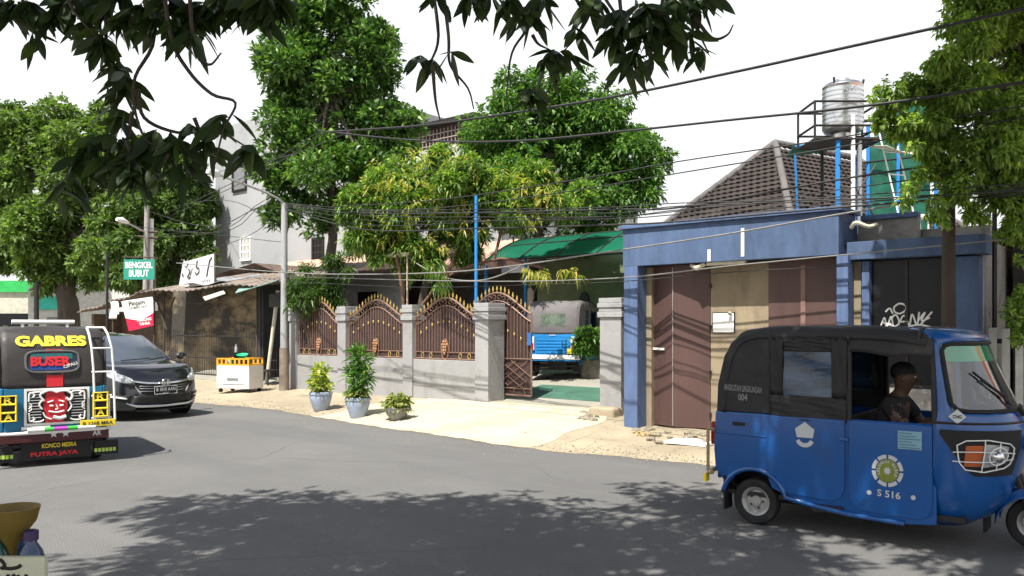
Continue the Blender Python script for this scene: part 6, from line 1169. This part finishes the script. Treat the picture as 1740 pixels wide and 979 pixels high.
# hanging twigs traced at their own distance, with drooping rosettes of long leaves
def hang(pts, t, r=.008): return cat([P(x,y,t+.05*math.sin(i)) for i,(x,y) in enumerate(pts)], 5)
m = MB(); tw_ = []
TW = [(4.6,[(185,-60),(180,60),(190,130),(200,190),(235,260)]),(4.4,[(230,-60),(262,60),(230,130),(228,180),(250,240),(300,250)]),(4.7,[(215,-40),(170,30),(185,110),(180,180)]),(4.2,[(270,-80),(290,60),(320,120),(360,160),(400,175),(380,220),(365,280)]),
      (4.2,[(320,-50),(330,80),(355,110),(376,90)]),(4.5,[(235,150),(245,200),(300,225),(370,225),(420,250)]),(4.5,[(100,-60),(120,10),(160,60)]),(4.6,[(30,-60),(40,10),(50,45)]),(4.4,[(390,-60),(400,10),(440,30)]),(4.3,[(460,-60),(470,0)]),
      (4.4,[(225,190),(215,240),(190,270),(130,290)]),(4.3,[(215,240),(230,290),(220,330)]),(4.6,[(330,200),(345,240),(350,280),(345,300)]),(4.4,[(280,250),(300,290),(310,300)]),
      (5.2,[(730,-50),(745,60),(730,110),(722,140)]),(5.2,[(750,-40),(762,60),(765,110),(795,150),(805,185)]),(5.0,[(735,110),(740,170),(748,205)]),(5.0,[(925,-50),(900,40),(870,90),(860,165)]),(5.0,[(940,-60),(990,20),(980,60),(955,90)]),(4.9,[(1010,-50),(1030,0),(1060,40),(1080,60)]),
      (4.9,[(1170,-50),(1180,20),(1190,60),(1204,90)]),(4.9,[(1180,30),(1210,65),(1235,60),(1246,42)]),(4.9,[(1050,-30),(1060,50),(1080,75)]),(5.0,[(870,-50),(880,20)]),(5.0,[(905,60),(915,75),(935,85)]),(4.9,[(1130,-40),(1120,40),(1100,80)]),
      (4.9,[(-40,-50),(-20,30)])]
for t_, pts in TW: c_ = hang(pts, t_); m = MB(); m.tube(c_, [.013-.009*k/(len(c_)-1) for k in range(len(c_))], 6); m.build('hanging_twig', pm('twig_bark', (.05,.04,.032), .9, var=.3), om, True, smooth=True)
HB = []; HD = []
def ros(x, y, t, n, spread=1., down=.75, r=8):
    n = max(3, int(n*(.8 if y > 150 else 1.15)))
    c_ = P(x,y,t)
    for k in range(n):
        a = 2*math.pi*(k+random.random()*.6)/n; HB.append(c_+Vector((random.uniform(-1,1),random.uniform(-1,1),random.uniform(-1,1)))*.02); HD.append(Vector((math.cos(a)*spread*random.uniform(.3,1), math.sin(a)*spread*random.uniform(.3,1), -down*random.uniform(.4,1.4)+.15)))
for x,y,t_,n in ((170,60,4.6,10),(190,110,4.6,8),(150,40,4.7,10),(215,130,4.5,10),(205,150,4.6,8),(180,75,4.6,8),(60,10,4.7,14),(25,5,4.7,14),(90,20,4.7,12),(115,0,4.7,14),(150,-10,4.7,14),(200,-10,4.6,16),(240,10,4.5,14),(265,30,4.4,12),(210,30,4.6,14),(300,15,4.4,16),(330,40,4.3,10),(350,10,4.4,14),(300,40,4.3,12),(390,-10,4.4,14),(420,0,4.4,12),(450,-5,4.3,14),(480,0,4.3,12),(440,20,4.4,8),(325,55,4.2,6),
                 (240,240,4.4,14),(200,235,4.4,12),(150,245,4.4,12),(130,270,4.4,8),(180,265,4.4,14),(215,275,4.3,14),(230,250,4.4,12),(260,225,4.4,10),(290,230,4.3,10),(250,290,4.3,12),(120,300,4.5,6),(225,300,4.3,8),(310,285,4.3,10),(300,240,4.2,10),(345,235,4.3,8),(370,210,4.2,9),(385,195,4.2,6),(350,250,4.3,8),(415,245,4.2,8),(428,250,4.2,5),(205,200,4.5,8),(165,235,4.5,8),(195,180,4.5,6),(325,215,4.3,6),(100,330,4.6,4),(60,60,4.7,5),(170,10,4.7,10),(375,-5,4.4,10),(285,-5,4.4,12),
                 (715,95,5.2,5),(735,100,5.2,5),(770,85,5.1,4),(740,-2,5.0,6),(800,-5,5.0,8),(835,-8,5.0,10),(860,0,5.0,8),(900,20,5.0,9),(880,20,5.0,8),(925,0,5.0,8),(945,90,4.9,12),(965,90,4.9,8),(930,100,4.9,6),(980,50,5.,5),(1040,60,4.8,12),(1065,45,4.8,12),(1095,60,4.8,10),(1110,40,4.8,10),(1075,90,4.8,10),(1050,20,4.8,14),(1090,10,4.8,14),(1130,30,4.8,12),(1145,60,4.8,8),(1010,0,4.9,8),(1150,0,4.8,10),(1180,0,4.9,12),(1200,-5,4.9,8),(1170,60,4.9,7),(1190,80,4.9,5),(1060,110,4.8,5),(1110,95,4.8,6),(905,165,5.4,10),(900,150,5.4,6),(1000,20,4.9,5),(-5,0,4.7,10)): ros(x,y,t_,n)
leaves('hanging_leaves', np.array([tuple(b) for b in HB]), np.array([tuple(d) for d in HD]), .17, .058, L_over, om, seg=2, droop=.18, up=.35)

# ---------------------------------------------------------------- overhead wires
M_wire = pm('black_cable', (.03,.03,.032), .6, bump=0); M_wlight = pm('pale_cable', (.22,.215,.21), .6, bump=0)
def wire(label, pts, v, r=.012, mat=None, n=6):
    vs_ = v if isinstance(v, (list,tuple)) else [v]*len(pts); m = MB(); m.tube(cat([PV(x,y,q) for (x,y),q in zip(pts,vs_)], n), r, 6); o = m.build('overhead_cable', mat or M_wire, None, smooth=True); tag(o, label, 'cable', 'overhead cables along the street')
wire('thick black cable highest across the white sky', [(560,224),(720,213),(870,192),(1040,165),(1250,122),(1450,78),(1632,38),(1800,2)], 9., .017)
wire('thick black cable crossing the sky below the highest one', [(540,222),(700,238),(870,240),(1060,223),(1250,203),(1400,188),(1545,170),(1800,130)], 9.6, .016)
wire('thin cable rising right over the tiled roof to the tank', [(560,352),(740,340),(950,310),(1150,275),(1400,238),(1740,180)], 10.4, .009)
wire('lower thin cable passing just above the tiled roof', [(570,362),(760,352),(960,326),(1155,294),(1400,254),(1740,200)], 10.5, .009)
yb0 = ((345,356,352,345,338,325),(348,366,368,356,332,312),(350,374,372,364,344,322),(352,358,362,350,340,318),(354,382,368,358,318,280),(346,362,356,352,300,262),(356,390,382,376,350,330))
for i_, q in enumerate(yb0): wire('black cable in the sagging bundle before the trees', [(484,q[0]),(620,q[1]),(820,(q[1]+q[2])//2+2),(1040,q[2]),(1160,q[3]),(1457,q[4]),(1740,q[5])], [12,11.6,11]+[10.3+.08*i_]*4, .008 if i_ < 5 else .014)
wire('long pale grey cable crossing before the blue fascia', [(300,447),(484,463),(650,466),(820,458),(1040,427),(1240,397),(1422,365),(1740,312)], 11.05, .013, M_wlight)
wire('dark cable crossing low before the maroon doors', [(484,470),(800,478),(1040,473),(1240,452),(1457,431),(1740,404)], 11.1, .010, M_wlight)
wire('thin dark cable just above the railing spearheads', [(484,478),(700,488),(900,484),(1060,478),(1250,462),(1450,452)], 11.15, .007)
wire('pale loose cable drooping between lamp post and carport', [(692,436),(720,455),(760,473),(810,477),(850,468),(893,448)], 12.5, .014, M_wlight)
for i_,(a,b,c) in enumerate((((450,340),(330,400),(120,400)),((455,345),(320,395),(60,355)),((450,348),(330,382),(180,330)),((484,352),(400,410),(270,440)),((440,352),(350,390),(250,400)),((484,412),(420,405),(250,385)),((484,400),(380,340),(255,360)))):
    wire('thin black cable running from the lamp pole to the far pole', [a,b,c], [12.0,13.5,20.], .009)
for i_,(a,b) in enumerate((((545,222),(262,372)),((552,226),(260,380)),((600,222),(330,300)))): wire('black cable slanting past the grey building', [a,((a[0]+b[0])//2,(a[1]+b[1])//2+10),b], [9.6,11,20], .009)
